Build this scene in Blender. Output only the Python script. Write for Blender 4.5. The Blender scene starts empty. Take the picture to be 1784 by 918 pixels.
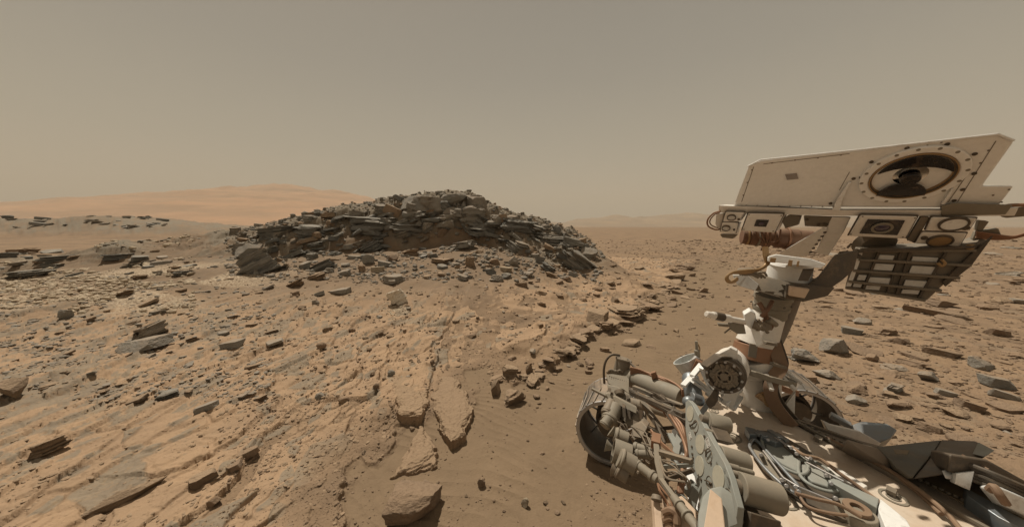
import bpy, bmesh, math, random
import numpy as np
from mathutils import Vector, Matrix
R = math.radians
scene = bpy.context.scene
COL = scene.collection
F = 540.0; CX, CY = 892.0, 459.0; EYE = 1.9
PITCH = math.atan(64.0 / F)
# ---------------------------------------------------------------- camera
cam_data = bpy.data.cameras.new('camera'); cam = bpy.data.objects.new('camera', cam_data); COL.objects.link(cam)
cam.location = (0, 0, EYE); cam.rotation_euler = (math.pi / 2 - PITCH, 0, 0)
cam_data.sensor_width = 36; cam_data.lens = 36 * F / 1784
cam_data.clip_start = 0.05; cam_data.clip_end = 30000
scene.camera = cam
scene.view_settings.view_transform = 'Standard'; scene.view_settings.look = 'None'
scene.view_settings.exposure = 0.0; scene.view_settings.gamma = 1
# ---------------------------------------------------------------- sky and sun
SUN_DIR = Vector((-0.26, 0.43, 0.87)).normalized()
world = bpy.data.worlds.new('World'); scene.world = world; world.use_nodes = True
nt = world.node_tree; nt.nodes.clear()
def N(nt, t, **k):
    n = nt.nodes.new(t)
    for a, b in k.items(): setattr(n, a, b)
    return n
wo = N(nt, 'ShaderNodeOutputWorld'); bg = N(nt, 'ShaderNodeBackground')
tc = N(nt, 'ShaderNodeTexCoord'); sx = N(nt, 'ShaderNodeSeparateXYZ')
ramp = N(nt, 'ShaderNodeValToRGB')
cr = ramp.color_ramp
stops = [(0.0, (.40, .325, .225)), (0.50, (.53, .455, .33)), (0.53, (.52, .465, .36)), (0.60, (.41, .382, .308)), (0.70, (.308, .293, .252)), (0.80, (.255, .243, .214)), (1.0, (.24, .215, .175))]
cr.elements[0].position = 0; cr.elements[0].color = (*stops[0][1], 1)
cr.elements[1].position = 1; cr.elements[1].color = (*stops[-1][1], 1)
for p, c in stops[1:-1]:
    e = cr.elements.new(p); e.color = (*c, 1)
ml = N(nt, 'ShaderNodeMath', operation='MULTIPLY_ADD'); ml.inputs[1].default_value = .5; ml.inputs[2].default_value = .5
sky = N(nt, 'ShaderNodeTexSky', sky_type='NISHITA'); sky.sun_disc = False
sky.sun_elevation = math.asin(SUN_DIR.z); sky.sun_rotation = math.atan2(SUN_DIR.x, SUN_DIR.y)
sky.dust_density = 10; sky.air_density = 1; sky.ozone_density = 1
tint = N(nt, 'ShaderNodeMix', data_type='RGBA', blend_type='MULTIPLY'); tint.inputs[0].default_value = 1
tint.inputs[7].default_value = (.0025, .0018, .0011, 1)
add = N(nt, 'ShaderNodeMix', data_type='RGBA', blend_type='ADD'); add.inputs[0].default_value = 1
L = nt.links.new
L(tc.outputs['Generated'], sx.inputs[0]); L(sx.outputs['Z'], ml.inputs[0]); L(ml.outputs[0], ramp.inputs[0])
L(sky.outputs[0], tint.inputs[6]); L(ramp.outputs[0], add.inputs[6]); L(tint.outputs[2], add.inputs[7])
L(add.outputs[2], bg.inputs[0]); bg.inputs[1].default_value = .87
L(bg.outputs[0], wo.inputs[0])
sun_d = bpy.data.lights.new('sun', 'SUN'); sun_d.energy = 4.8; sun_d.angle = R(0.6); sun_d.color = (1, .93, .80)
sun = bpy.data.objects.new('sun', sun_d); COL.objects.link(sun); sun.rotation_euler = SUN_DIR.to_track_quat('Z', 'Y').to_euler()
scene.cycles.max_bounces = 5; scene.cycles.diffuse_bounces = 2; scene.cycles.glossy_bounces = 3
scene.cycles.volume_bounces = 0; scene.cycles.transmission_bounces = 2
# ---------------------------------------------------------------- pixel <-> point
CP, SP = math.cos(PITCH), math.sin(PITCH)
def ray(px, py):
    a = (px - CX) / F; b = (py - CY) / F
    return Vector((a, CP - b * SP, -SP - b * CP))
def P(px, py, d): return Vector((0, 0, EYE)) + ray(px, py) * d
def G(px, py, z=0.0):
    r = ray(px, py); return Vector((0, 0, EYE)) + r * ((z - EYE) / r.z)
# ---------------------------------------------------------------- noise
def _h(ix, iy, s):
    n = (ix.astype(np.int64) * 374761393 + iy.astype(np.int64) * 668265263 + s * 1274126177) & 0xffffffff
    n = ((n ^ (n >> 13)) * 1274126177) & 0xffffffff
    n = ((n ^ (n >> 15)) * 2246822519) & 0xffffffff
    return ((n ^ (n >> 16)) & 0xffffff) / float(0xffffff)
def vn(x, y, s=0):
    ix = np.floor(x); iy = np.floor(y); fx = x - ix; fy = y - iy
    fx = fx * fx * fx * (fx * (fx * 6 - 15) + 10); fy = fy * fy * fy * (fy * (fy * 6 - 15) + 10)
    a = _h(ix, iy, s); b = _h(ix + 1, iy, s); c = _h(ix, iy + 1, s); d = _h(ix + 1, iy + 1, s)
    return (a + (b - a) * fx) * (1 - fy) + (c + (d - c) * fx) * fy - .5
def fbm(x, y, s=0, o=4, g=.5):
    t = 0; a = 1.0
    for i in range(o):
        t = t + a * vn(x * 2 ** i + 17.3 * i, y * 2 ** i - 9.1 * i, s + i); a *= g
    return t
def ss(x, a, b):
    t = np.clip((x - a) / (b - a), 0, 1); return t * t * (3 - 2 * t)
def worley(x, y, s):
    ix = np.floor(x); iy = np.floor(y)
    f1 = np.full(x.shape, 9.0); f2 = np.full(x.shape, 9.0); cid = np.zeros(x.shape); dx1 = np.zeros(x.shape); dy1 = np.zeros(x.shape)
    for i in (-1, 0, 1):
        for j in (-1, 0, 1):
            cx = ix + i; cy = iy + j
            qx = cx + .15 + .7 * _h(cx, cy, s); qy = cy + .15 + .7 * _h(cx, cy, s + 7)
            dx = x - qx; dy = y - qy; d = np.sqrt(dx * dx + dy * dy)
            n = d < f1
            f2 = np.where(n, f1, np.minimum(f2, d)); cid = np.where(n, _h(cx, cy, s + 3), cid)
            dx1 = np.where(n, dx, dx1); dy1 = np.where(n, dy, dy1); f1 = np.where(n, d, f1)
    return f2 - f1, cid, dx1, dy1
def segdist(x, y, pts):
    m = np.full(x.shape, 1e9)
    for (ax, ay), (bx, by) in zip(pts[:-1], pts[1:]):
        vx, vy = bx - ax, by - ay; l2 = vx * vx + vy * vy + 1e-12
        t = np.clip(((x - ax) * vx + (y - ay) * vy) / l2, 0, 1)
        m = np.minimum(m, np.hypot(x - ax - t * vx, y - ay - t * vy))
    return m
def inside(x, y, pts):
    c = np.zeros(x.shape, bool); n = len(pts)
    for i in range(n):
        ax, ay = pts[i]; bx, by = pts[(i + 1) % n]
        if ay == by: continue
        c ^= ((ay > y) != (by > y)) & (x < (bx - ax) * (y - ay) / (by - ay) + ax)
    return c
# ---------------------------------------------------------------- terrain height
def gp(l): return [tuple(G(a, b)[:2]) for a, b in l]
LEDGE = gp([(1235, 452), (1205, 462), (1185, 490), (1160, 505), (1132, 526), (1122, 550), (1078, 572), (1045, 578), (1012, 590), (1000, 610), (966, 632), (938, 655), (905, 676), (868, 664), (845, 640), (812, 650), (806, 690), (812, 705), (770, 720), (762, 742), (740, 735), (680, 760), (655, 790), (625, 800), (600, 850), (575, 918)])
LEFT_POLY = LEDGE + [(-1.2, .4), (-60, -5), (-60, 60), (30, 60)]
RIDGE_Y = 14.5
_mx = []
for px, py in [(300, 402), (360, 399), (400, 397), (450, 391), (500, 382), (560, 375), (600, 362), (640, 358), (680, 352), (700, 344), (740, 343), (790, 340), (830, 346), (850, 362), (880, 374), (920, 386), (960, 398), (1000, 410), (1035, 425), (1050, 440), (1075, 480)]:
    p = P(px, py, RIDGE_Y); _mx.append((p.x, max(p.z, 0)))
MX = np.array([a for a, b in _mx]); MZ = np.array([b for a, b in _mx])
MX = np.concatenate([[MX[0] - 5, MX[0] - 2.5], MX, [MX[-1] + 1.2]]); MZ = np.concatenate([[0, .9], MZ, [0]])
def terrain(x, y):
    x = np.asarray(x, float); y = np.asarray(y, float)
    r = np.hypot(x, y)
    n1 = fbm(x / 6, y / 6, 1, 4); n2 = fbm(x / .8, y / .8, 5, 4); n3 = fbm(x / .11, y / .11, 9, 3)
    z = .12 * n1 * ss(r, 2, 8) + .018 * n2 + .004 * n3 * (r < 14)
    z += 1.2 * fbm(x / 60, y / 60, 13, 3) * ss(r, 40, 120) * .8
    # gentle fall of the ground towards the valley on the left
    left = ss(-x, 6, 22)
    z -= .55 * left * ss(r, 6, 18) * (1 - ss(r, 45, 80))
    grey = np.zeros(x.shape); plate = np.zeros(x.shape); sand = np.zeros(x.shape)
    # --- mound
    wx = x + .9 * fbm(x / 2.2, y / 2.2, 21, 4); wy = y + 1.1 * fbm(x / 1.7, y / 1.7, 25, 4)
    H = np.interp(wx * .6 + x * .4, MX, MZ)
    # broad sandy swell that climbs from the near ground, with the crag standing on it
    Hs = np.minimum(H, 1.55 - .5 * ss(x, -2, 3)); Hc = H - Hs
    g0 = 4.2 + 3.2 * ss(x, -2.5, 2.5) + 1.0 * ss(-x, 9, 14)
    tg = np.clip((y + .5 * n1 - g0) / (RIDGE_Y - g0), 0, 1)
    back = 1 - ss(wy, RIDGE_Y + .6, RIDGE_Y + 8)
    swell = Hs * np.where(wy < RIDGE_Y, tg ** 1.35, np.maximum(tg ** 1.35 * back, 0))
    yb = 11.1 + 1.5 * np.exp(-((x + 2.6) / 2.0) ** 2) + 1.1 * fbm(x / 2.6, 0 * y, 27, 2)
    tc_ = np.clip((wy - yb) / (RIDGE_Y - .4 - yb), 0, 1)
    crag = Hc * np.where(wy < RIDGE_Y, tc_ ** .85, back)
    st = .30
    q = (crag + .25 * fbm(x / 1.1, y / 1.1, 31, 3)) / st
    ter = (np.floor(q) + ss(q - np.floor(q), .5, .85)) * st
    rocky = ss(crag, .12, .5)
    hm2 = swell + np.maximum(crag * (1 - .5 * rocky) + ter * .5 * rocky, 0)
    z = z + hm2 + .10 * rocky * np.abs(fbm(x / .5, y / .5, 35, 4))
    for (sw, hh, sd) in ((.85, .13, 151), (.38, .08, 157), (.16, .04, 163)):
        e, c, dx, dy = worley((x + .15 * n2) / sw, (y + .3 * n2) / (sw * .8), sd)
        z = z + ss(crag, .01, .2) * ss(e, .03, .16) * hh * ((c * 5.3) % 1 + .5 * dx * np.cos(c * 50) + .5 * dy * np.sin(c * 50)) * (c > .25)
    grey = np.maximum(grey, ss(crag, .005, .06) * ss(crag + .9 * n2 + .25 * fbm(x / 1.5, y / 1.5, 37, 3), .05, .45) * .9)
    flank = ss(y, 10.2, 11.2) * (1 - ss(y, 16, 18)) * (ss(-x, 7, 8) * (1 - ss(-x, 11.5, 13)) + ss(x, -1.5, 0) * (1 - ss(x, 3, 4)))
    grey = np.maximum(grey, flank * ss(fbm(x / 1.6, y / .8, 39, 4), -.05, .2) * .8)
    mf = ss(swell + crag, .02, .5)
    # --- left outcrop of layered beds
    ol = ss(-x / np.maximum(y, .1), 1.12, 1.28) * ss(y, 10.5, 12) * (1 - ss(y, 22, 26)) * (1 - ss(-x, 45, 60))
    q = (fbm(x / 9, y / 2.6, 41, 4) * 1.1 + .35 + .05 * n2) / .16
    ter = (np.floor(q) + ss(q - np.floor(q), .80, .93)) * .16
    z = z + ol * np.clip(ter, 0, 1.0) * .8
    grey = np.maximum(grey, ol * ss(ter, .1, .3) * (.55 + .9 * fbm(x / 3, y / .8, 43, 3)))
    # --- far low ridge on the left
    rid = np.interp(x + 6 * fbm(x / 9, y / 9, 51, 4), [-400, -130, -95, -80, -73, -64, -55, -46], [3.3, 3.6, 3.7, 4.1, 3.4, 2.6, 1.6, 0])
    rp = np.exp(-((y - 52 + .12 * x) / 9.) ** 2) * (y < 52 - .12 * x) + (y >= 52 - .12 * x) * (1 - ss(y - 52 + .12 * x, 0, 60))
    q = (rid * rp + .5 * fbm(x / 5, y / 5, 53, 4)) / .55
    z = z + (rid * rp * .6 + (np.floor(q) + ss(q - np.floor(q), .6, .9)) * .55 * .4 * ss(rid * rp, .2, .8))
    grey = np.maximum(grey, ss(rid * rp, .5, 1.5) * (.25 + 2.2 * np.abs(fbm(x / 7, z / .22 + y / 9, 55, 4))))
    z = z + ss(rid * rp, .3, 1.2) * .35 * np.abs(fbm(x / 1.5, y / 1.5, 57, 3))
    # --- ledge of the bedrock above the sand trough
    w1 = fbm(x / .35, y / .35, 61, 4); w2 = fbm(x / .09, y / .09, 65, 3)
    X = x + .22 * w1; Y = y + .22 * fbm(x / .35 + 9, y / .35 - 4, 63, 4)
    near = (r < 20)
    d = np.full(x.shape, -50.0); ins = np.zeros(x.shape, bool)
    if near.any():
        dd = segdist(X[near], Y[near], LEDGE); ii = inside(X[near], Y[near], LEFT_POLY)
        d[near] = np.where(ii, dd, -dd); ins[near] = ii
    d[~near] = 20
    hl = (.030 + .030 * ss(y, 2.6, 4.2)) * (1 - .5 * ss(y, 8, 11))
    led = 0
    for k, (o, c) in enumerate([(0, .75), (.05, .45), (.13, .4), (.26, .35), (.5, .3)]):
        nd = d + .05 * w2 + (.09 + .05 * k) * vn(x / .3 + k * 5, y / .3, 71 + k) + .05 * vn(x / .12, y / .12, 75 + k)
        led = led + c * ss(nd, o - .006, o + .012)
    lfade = ss(d, -.01, .0) * (.35 + .65 * np.exp(-np.clip(d, 0, 9) / 1.2))
    z = z + np.where(near, hl * led * lfade * np.clip(.55 + 2.0 * vn(x / .6, y / .6, 79) + .8 * vn(x / .17, y / .17, 78), .06, 1.6), 0)
    sand = ss(-d, -.02, .05) * np.exp(-np.clip(-d - 1.4, 0, 9) / .6) * near
    sand = np.where(ins, 0, sand)
    # sand ripples and trough
    ph = (x * .5 + y * .87 + .35 * fbm(x / .7, y / .7, 81, 2)) * 2 * math.pi / .11
    z = z + sand * (.016 * (np.abs(np.sin(ph / 2)) ** .8 * -1.3 + .7) * (.5 + fbm(x / .5, y / .5, 83, 2)) - .02)
    # --- flat plates of bedrock
    pm = (ins * ss(d, .1, .5) + (~ins) * ss(d * -1, 1.6, 2.2) * near * .35) * (1 - mf) * (r < 40)
    a = .12
    u = (x * math.cos(a) + y * math.sin(a)); v = (-x * math.sin(a) + y * math.cos(a))
    u = u + .06 * w1 + .10 * n2 + .9 * fbm(x / 3.1, y / 3.1, 93, 2); v = v + .12 * n2 + .9 * fbm(x / 2.7, y / 2.7, 95, 2)
    prs = .30 + .42 * ss(-x, .8, 2.6) + .55 * fbm(x / 1.9, y / 1.9, 91, 3)
    for (su, sv, hh, sd) in ((.52, 1.10, .036, 101), (.22, .42, .022, 111), (.085, .16, .010, 121)):
        e, c, dx, dy = worley(u / su, v / sv, sd)
        on = (c < prs + (.05 if su < .5 else .12))
        hgt = hh * (.25 + .75 * ((c * 7.31) % 1) + .9 * dx + .35 * dy * np.sin(c * 40))
        m = ss(e + .07 * w2, .03, .03 + .016 / su) * on * pm
        z = z + m * np.maximum(hgt, .004); plate = np.maximum(plate, m * (1.0 if su > .3 else .75))
        if su < .5:
            grey = np.maximum(grey, m * ((c * 13.7) % 1 > .78 - .2 * ss(-x, 2, 6)) * .75)
    # fine bedding lines inside the plates
    q = (fbm(u / .5, v / 1.1, 131, 4) * .16) / .012
    z = z + plate * ((np.floor(q) + ss(q - np.floor(q), .75, .95)) * .012 - q * .012 * .7) * .45
    # rough clods on open ground
    rg = (1 - sand) * (1 - plate * .8)
    z = z + rg * .014 * np.clip(fbm(x / .06, y / .06, 141, 2) - .12, 0, 1) * ss(20 - r, 0, 10)
    return z, plate, np.clip(grey, 0, 1), np.clip(sand, 0, 1), mf
def TZ(x, y): return terrain(np.array([float(x)]), np.array([float(y)]))[0][0]
_tt = np.concatenate([np.linspace(1.2, 8, 260), np.geomspace(8.02, 400, 520)])
def hit(px, py):
    r = ray(px, py); z = terrain(r.x * _tt, r.y * _tt)[0]
    b = (EYE + r.z * _tt) < z
    if not b.any(): return None, None
    k = int(np.argmax(b)); t = _tt[k]; return Vector((r.x * t, r.y * t, z[k])), t
# ---------------------------------------------------------------- terrain mesh
def mesh_np(name, co, quads, smooth=True, tris=None):
    me = bpy.data.meshes.new(name); nq = len(quads); ntr = 0 if tris is None else len(tris)
    me.vertices.add(len(co)); me.vertices.foreach_set('co', np.ascontiguousarray(co, np.float32).ravel())
    loops = quads.ravel() if tris is None else np.concatenate([quads.ravel(), tris.ravel()])
    me.loops.add(len(loops)); me.loops.foreach_set('vertex_index', loops.astype(np.int32))
    me.polygons.add(nq + ntr)
    st = np.concatenate([np.arange(nq) * 4, nq * 4 + np.arange(ntr) * 3]).astype(np.int32)
    me.polygons.foreach_set('loop_start', st)
    me.polygons.foreach_set('use_smooth', np.full(nq + ntr, smooth, bool))
    me.update(calc_edges=True); return me
def tag(o, label=None, cat=None, group=None, kind=None):
    if label: o['label'] = label
    if cat: o['category'] = cat
    if group: o['group'] = group
    if kind: o['kind'] = kind
    return o
def link(name, me, mat=None, parent=None):
    o = bpy.data.objects.new(name, me); COL.objects.link(o)
    if mat is not None and not me.materials: me.materials.append(mat)
    if parent is not None: o.parent = parent
    return o
# ---------------------------------------------------------------- materials
def newmat(name):
    m = bpy.data.materials.new(name); m.use_nodes = True
    b = m.node_tree.nodes['Principled BSDF']; return m, m.node_tree, b
def mixc(nt, fac, a, b, blend='MIX'):
    n = N(nt, 'ShaderNodeMix', data_type='RGBA', blend_type=blend)
    for s, v in ((0, fac), (6, a), (7, b)):
        if isinstance(v, bpy.types.NodeSocket): nt.links.new(v, n.inputs[s])
        elif s == 0: n.inputs[0].default_value = v
        else: n.inputs[s].default_value = (*v, 1)
    return n.outputs[2]
def noise(nt, scale, detail=5, vec=None, rough=.6):
    n = N(nt, 'ShaderNodeTexNoise'); n.inputs['Scale'].default_value = scale; n.inputs['Detail'].default_value = detail; n.inputs['Roughness'].default_value = rough
    if vec is not None: nt.links.new(vec, n.inputs['Vector'])
    return n.outputs['Fac']
def remap(nt, v, a, b, c=0.0, d=1.0):
    n = N(nt, 'ShaderNodeMapRange'); nt.links.new(v, n.inputs[0])
    for i, q in zip((1, 2, 3, 4), (a, b, c, d)): n.inputs[i].default_value = q
    return n.outputs[0]
def math_(nt, op, a, b):
    n = N(nt, 'ShaderNodeMath', operation=op)
    for i, v in enumerate((a, b)):
        if isinstance(v, bpy.types.NodeSocket): nt.links.new(v, n.inputs[i])
        else: n.inputs[i].default_value = v
    return n.outputs[0]
def bump(nt, b, h, strength, dist):
    n = N(nt, 'ShaderNodeBump'); n.inputs['Strength'].default_value = strength; n.inputs['Distance'].default_value = dist
    nt.links.new(h, n.inputs['Height']); nt.links.new(n.outputs[0], b.inputs['Normal'])
def ground_material():
    m, nt, b = newmat('mars_ground'); L = nt.links.new
    tc = N(nt, 'ShaderNodeTexCoord'); V = tc.outputs['Object']
    def att(n):
        a = N(nt, 'ShaderNodeAttribute'); a.attribute_name = n; return a.outputs['Fac']
    n_big = noise(nt, .35, 4, V); n_mid = noise(nt, 2.5, 6, V); n_fine = noise(nt, 26, 6, V); n_gr = noise(nt, 140, 3, V)
    soil = mixc(nt, remap(nt, n_mid, .35, .65), (.225, .153, .098), (.165, .116, .079))
    soil = mixc(nt, remap(nt, n_big, .40, .62), soil, (.262, .176, .110))
    sandc = mixc(nt, remap(nt, n_mid, .3, .7), (.225, .158, .10), (.185, .130, .083))
    pl = mixc(nt, remap(nt, n_mid, .35, .65), (.390, .260, .162), (.325, .220, .142))
    pl = mixc(nt, remap(nt, n_fine, .5, .75, 0, .5), pl, (.33, .235, .15))
    gr = mixc(nt, remap(nt, n_mid, .35, .65), (.225, .195, .150), (.165, .148, .120))
    gr = mixc(nt, remap(nt, n_fine, .52, .68, 0, .8), gr, (.30, .215, .135))
    c = mixc(nt, att('mound'), soil, mixc(nt, remap(nt, n_mid, .35, .65), (.235, .164, .108), (.180, .132, .092)))
    c = mixc(nt, att('plate'), c, pl)
    c = mixc(nt, att('sand'), c, sandc)
    c = mixc(nt, att('grey'), c, gr)
    # pale rubble band on the left
    c = mixc(nt, math_(nt, 'MULTIPLY', att('pale'), remap(nt, n_fine, .45, .55)), c, (.50, .40, .285))
    # speckles of dark grit
    vo = N(nt, 'ShaderNodeTexVoronoi'); vo.inputs['Scale'].default_value = 75; L(V, vo.inputs['Vector'])
    spk = remap(nt, vo.outputs['Distance'], .18, .08, 0, 1)
    spk = math_(nt, 'MULTIPLY', spk, remap(nt, n_mid, .42, .6))
    c = mixc(nt, math_(nt, 'MULTIPLY', spk, .55), c, (.13, .092, .062))
    c = mixc(nt, remap(nt, n_gr, .3, .7, .0, .35), c, (.22, .15, .09))
    L(c, b.inputs['Base Color']); b.inputs['Roughness'].default_value = .95; b.inputs['Specular IOR Level'].default_value = .15
    h = math_(nt, 'MULTIPLY', math_(nt, 'ADD', n_fine, math_(nt, 'MULTIPLY', n_gr, .5)), math_(nt, 'SUBTRACT', 1.0, math_(nt, 'MULTIPLY', att('plate'), .55)))
    vo2 = N(nt, 'ShaderNodeTexVoronoi'); vo2.inputs['Scale'].default_value = 30; L(V, vo2.inputs['Vector'])
    h = math_(nt, 'ADD', h, math_(nt, 'MULTIPLY', remap(nt, vo2.outputs['Distance'], .35, 0, 0, .6), math_(nt, 'SUBTRACT', 1.0, att('sand'))))
    bump(nt, b, h, .6, .016)
    return m
M_GROUND = ground_material()
def build_ground():
    an = np.concatenate([np.linspace(-180, -66, 110, endpoint=False), np.linspace(-66, 66, 1560, endpoint=False), np.linspace(66, 180, 110, endpoint=False)])
    an = np.radians(an)
    dn = np.arange(1.45, .2, -.0019); r1 = EYE / dn
    r2 = np.geomspace(9.5, 60, 360); r3 = np.geomspace(61.5, 9000, 150)
    rr = np.concatenate([[.12, .3, .55, .8, 1.0, 1.15], r1, r2, r3])
    A, RR = np.meshgrid(an, rr)
    x = RR * np.sin(A); y = RR * np.cos(A)
    z, plate, grey, sand, mf = terrain(x, y)
    rr_ = np.hypot(x, y)
    nr, na = x.shape
    co = np.stack([x, y, z], -1).reshape(-1, 3)
    i = np.arange(nr - 1)[:, None] * na; j = np.arange(na)[None, :]; j2 = (j + 1) % na
    quads = np.stack([i + j, i + na + j, i + na + j2, i + j2], -1).reshape(-1, 4)
    c0 = len(co); co = np.vstack([co, [[0, 0, z[0].mean()]]])
    tr = np.stack([np.full(na, c0), np.arange(na), (np.arange(na) + 1) % na], -1)
    me = mesh_np('ground', co, quads, True, tr)
    pale = ss(-x, 5.5, 8) * ss(y, 5.5, 7) * (1 - ss(y, 9.5, 11)) * ss(vn(x / 1.3, y / .7, 77) + .5, .35, .6)
    for nm, v in (('plate', plate), ('grey', grey), ('sand', sand), ('mound', mf), ('pale', pale)):
        a = me.attributes.new(nm, 'FLOAT', 'POINT'); a.data.foreach_set('value', np.append(v.ravel(), 0).astype(np.float32))
    o = link('ground', me, M_GROUND); tag(o, kind='structure')
build_ground()
# ---------------------------------------------------------------- far hills
def far_material(name, c1, c2, c3):
    m, nt, b = newmat(name); tc = N(nt, 'ShaderNodeTexCoord')
    mp = N(nt, 'ShaderNodeMapping'); mp.inputs['Scale'].default_value = (.0016, .0016, .02); nt.links.new(tc.outputs['Object'], mp.inputs[0])
    n = noise(nt, 1.6, 8, mp.outputs[0]); c = mixc(nt, remap(nt, n, .38, .62), c1, c2)
    n2 = noise(nt, 9, 6, mp.outputs[0]); c = mixc(nt, remap(nt, n2, .56, .72, 0, .6), c, c3)
    nt.links.new(c, b.inputs['Base Color']); b.inputs['Roughness'].default_value = 1; b.inputs['Specular IOR Level'].default_value = 0
    return m
def far_hill(name, prof, D, W, mat, rough, seed, nx=420, ny=90):
    xs = np.array([P(a, b, D).x for a, b in prof]); zs = np.array([P(a, b, D).z for a, b in prof])
    gx = np.linspace(xs[0], xs[-1], nx); gy = np.linspace(D - W, D + W * 1.2, ny)
    X, Y = np.meshgrid(gx, gy)
    Hh = np.interp(X + W * .06 * fbm(X / W * 2, Y / W * 2, seed, 3), xs, zs)
    t = (Y - (D - W)) / W
    pr = np.where(t < 1, np.clip(t, 0, 1) ** .8, 1 - ss(t, 1.0, 2.2))
    Z = Hh * pr * (1 + rough * fbm(X / W * 6, Y / W * 6, seed + 5, 6)) + rough * Hh * .5 * fbm(X / W * 14, Y / W * 7, seed + 9, 5) * np.clip(pr * 3, 0, 1) - 4 + 0 * X
    co = np.stack([X, Y, Z], -1).reshape(-1, 3)
    i = np.arange(ny - 1)[:, None] * nx; j = np.arange(nx - 1)[None, :]
    q = np.stack([i + j, i + j + 1, i + nx + j + 1, i + nx + j], -1).reshape(-1, 4)
    return tag(link(name, mesh_np(name, co, q, True), mat), kind='structure')
M_FAR = far_material('butte_dust', (.48, .28, .165), (.36, .225, .14), (.22, .155, .11))
M_RIM = far_material('rim_dust', (.34, .235, .15), (.25, .18, .125), (.19, .145, .11))
far_hill('mountain', [(-1200, 396), (-500, 378), (-100, 368), (0, 363), (100, 359), (230, 350), (330, 340), (390, 333), (440, 327), (480, 325), (530, 327), (590, 331), (640, 343), (690, 357), (740, 366), (790, 374), (860, 386), (930, 396)], 2600, 1500, M_FAR, .14, 201, 500, 120)
far_hill('crater_rim', [(820, 396), (900, 389), (940, 386), (980, 387), (1010, 381), (1045, 380), (1070, 376), (1100, 379), (1130, 377), (1160, 373), (1190, 371), (1230, 374), (1300, 376), (1400, 372), (1500, 378), (1600, 370), (1700, 374), (1784, 371), (2300, 374), (3200, 396)], 3400, 900, M_RIM, .20, 231, 900, 60)
def haze():
    me = bpy.data.meshes.new('haze'); bm = bmesh.new(); bmesh.ops.create_cube(bm, size=1)
    bm.to_mesh(me); bm.free()
    o = link('haze', me); o.scale = (14000, 14000, 640); o.location = (0, 0, 640 / 2 - 25)
    m = bpy.data.materials.new('dusty_air'); m.use_nodes = True; nt = m.node_tree; nt.nodes.clear()
    out = N(nt, 'ShaderNodeOutputMaterial'); v = N(nt, 'ShaderNodeVolumePrincipled')
    v.inputs['Color'].default_value = (.97, .84, .68, 1); v.inputs['Density'].default_value = HAZE; v.inputs['Anisotropy'].default_value = 0.0
    nt.links.new(v.outputs[0], out.inputs['Volume']); me.materials.append(m)
    tag(o, 'pale dusty air lying over the plain and the far hills', 'haze', kind='stuff')
HAZE = .00026
haze()
# ---------------------------------------------------------------- rocks
def _h3(ix, iy, iz, s): return _h(ix + iz * 157, iy + iz * 113, s)
def vn3(p, s=0):
    i = np.floor(p); f = p - i; f = f * f * (3 - 2 * f); t = 0
    for a in (0, 1):
        for b in (0, 1):
            for c in (0, 1):
                w = (f[:, 0] if a else 1 - f[:, 0]) * (f[:, 1] if b else 1 - f[:, 1]) * (f[:, 2] if c else 1 - f[:, 2])
                t = t + w * _h3(i[:, 0] + a, i[:, 1] + b, i[:, 2] + c, s)
    return t - .5
def fbm3(p, s=0, o=3): return sum(vn3(p * 2 ** k + 31 * k, s + k) * .5 ** k for k in range(o))
_ico = {}
def ico(sub):
    if sub not in _ico:
        bm = bmesh.new(); bmesh.ops.create_icosphere(bm, subdivisions=sub, radius=1)
        _ico[sub] = (np.array([v.co[:] for v in bm.verts]), np.array([[v.index for v in f.verts] for f in bm.faces])); bm.free()
    return _ico[sub]
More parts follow.
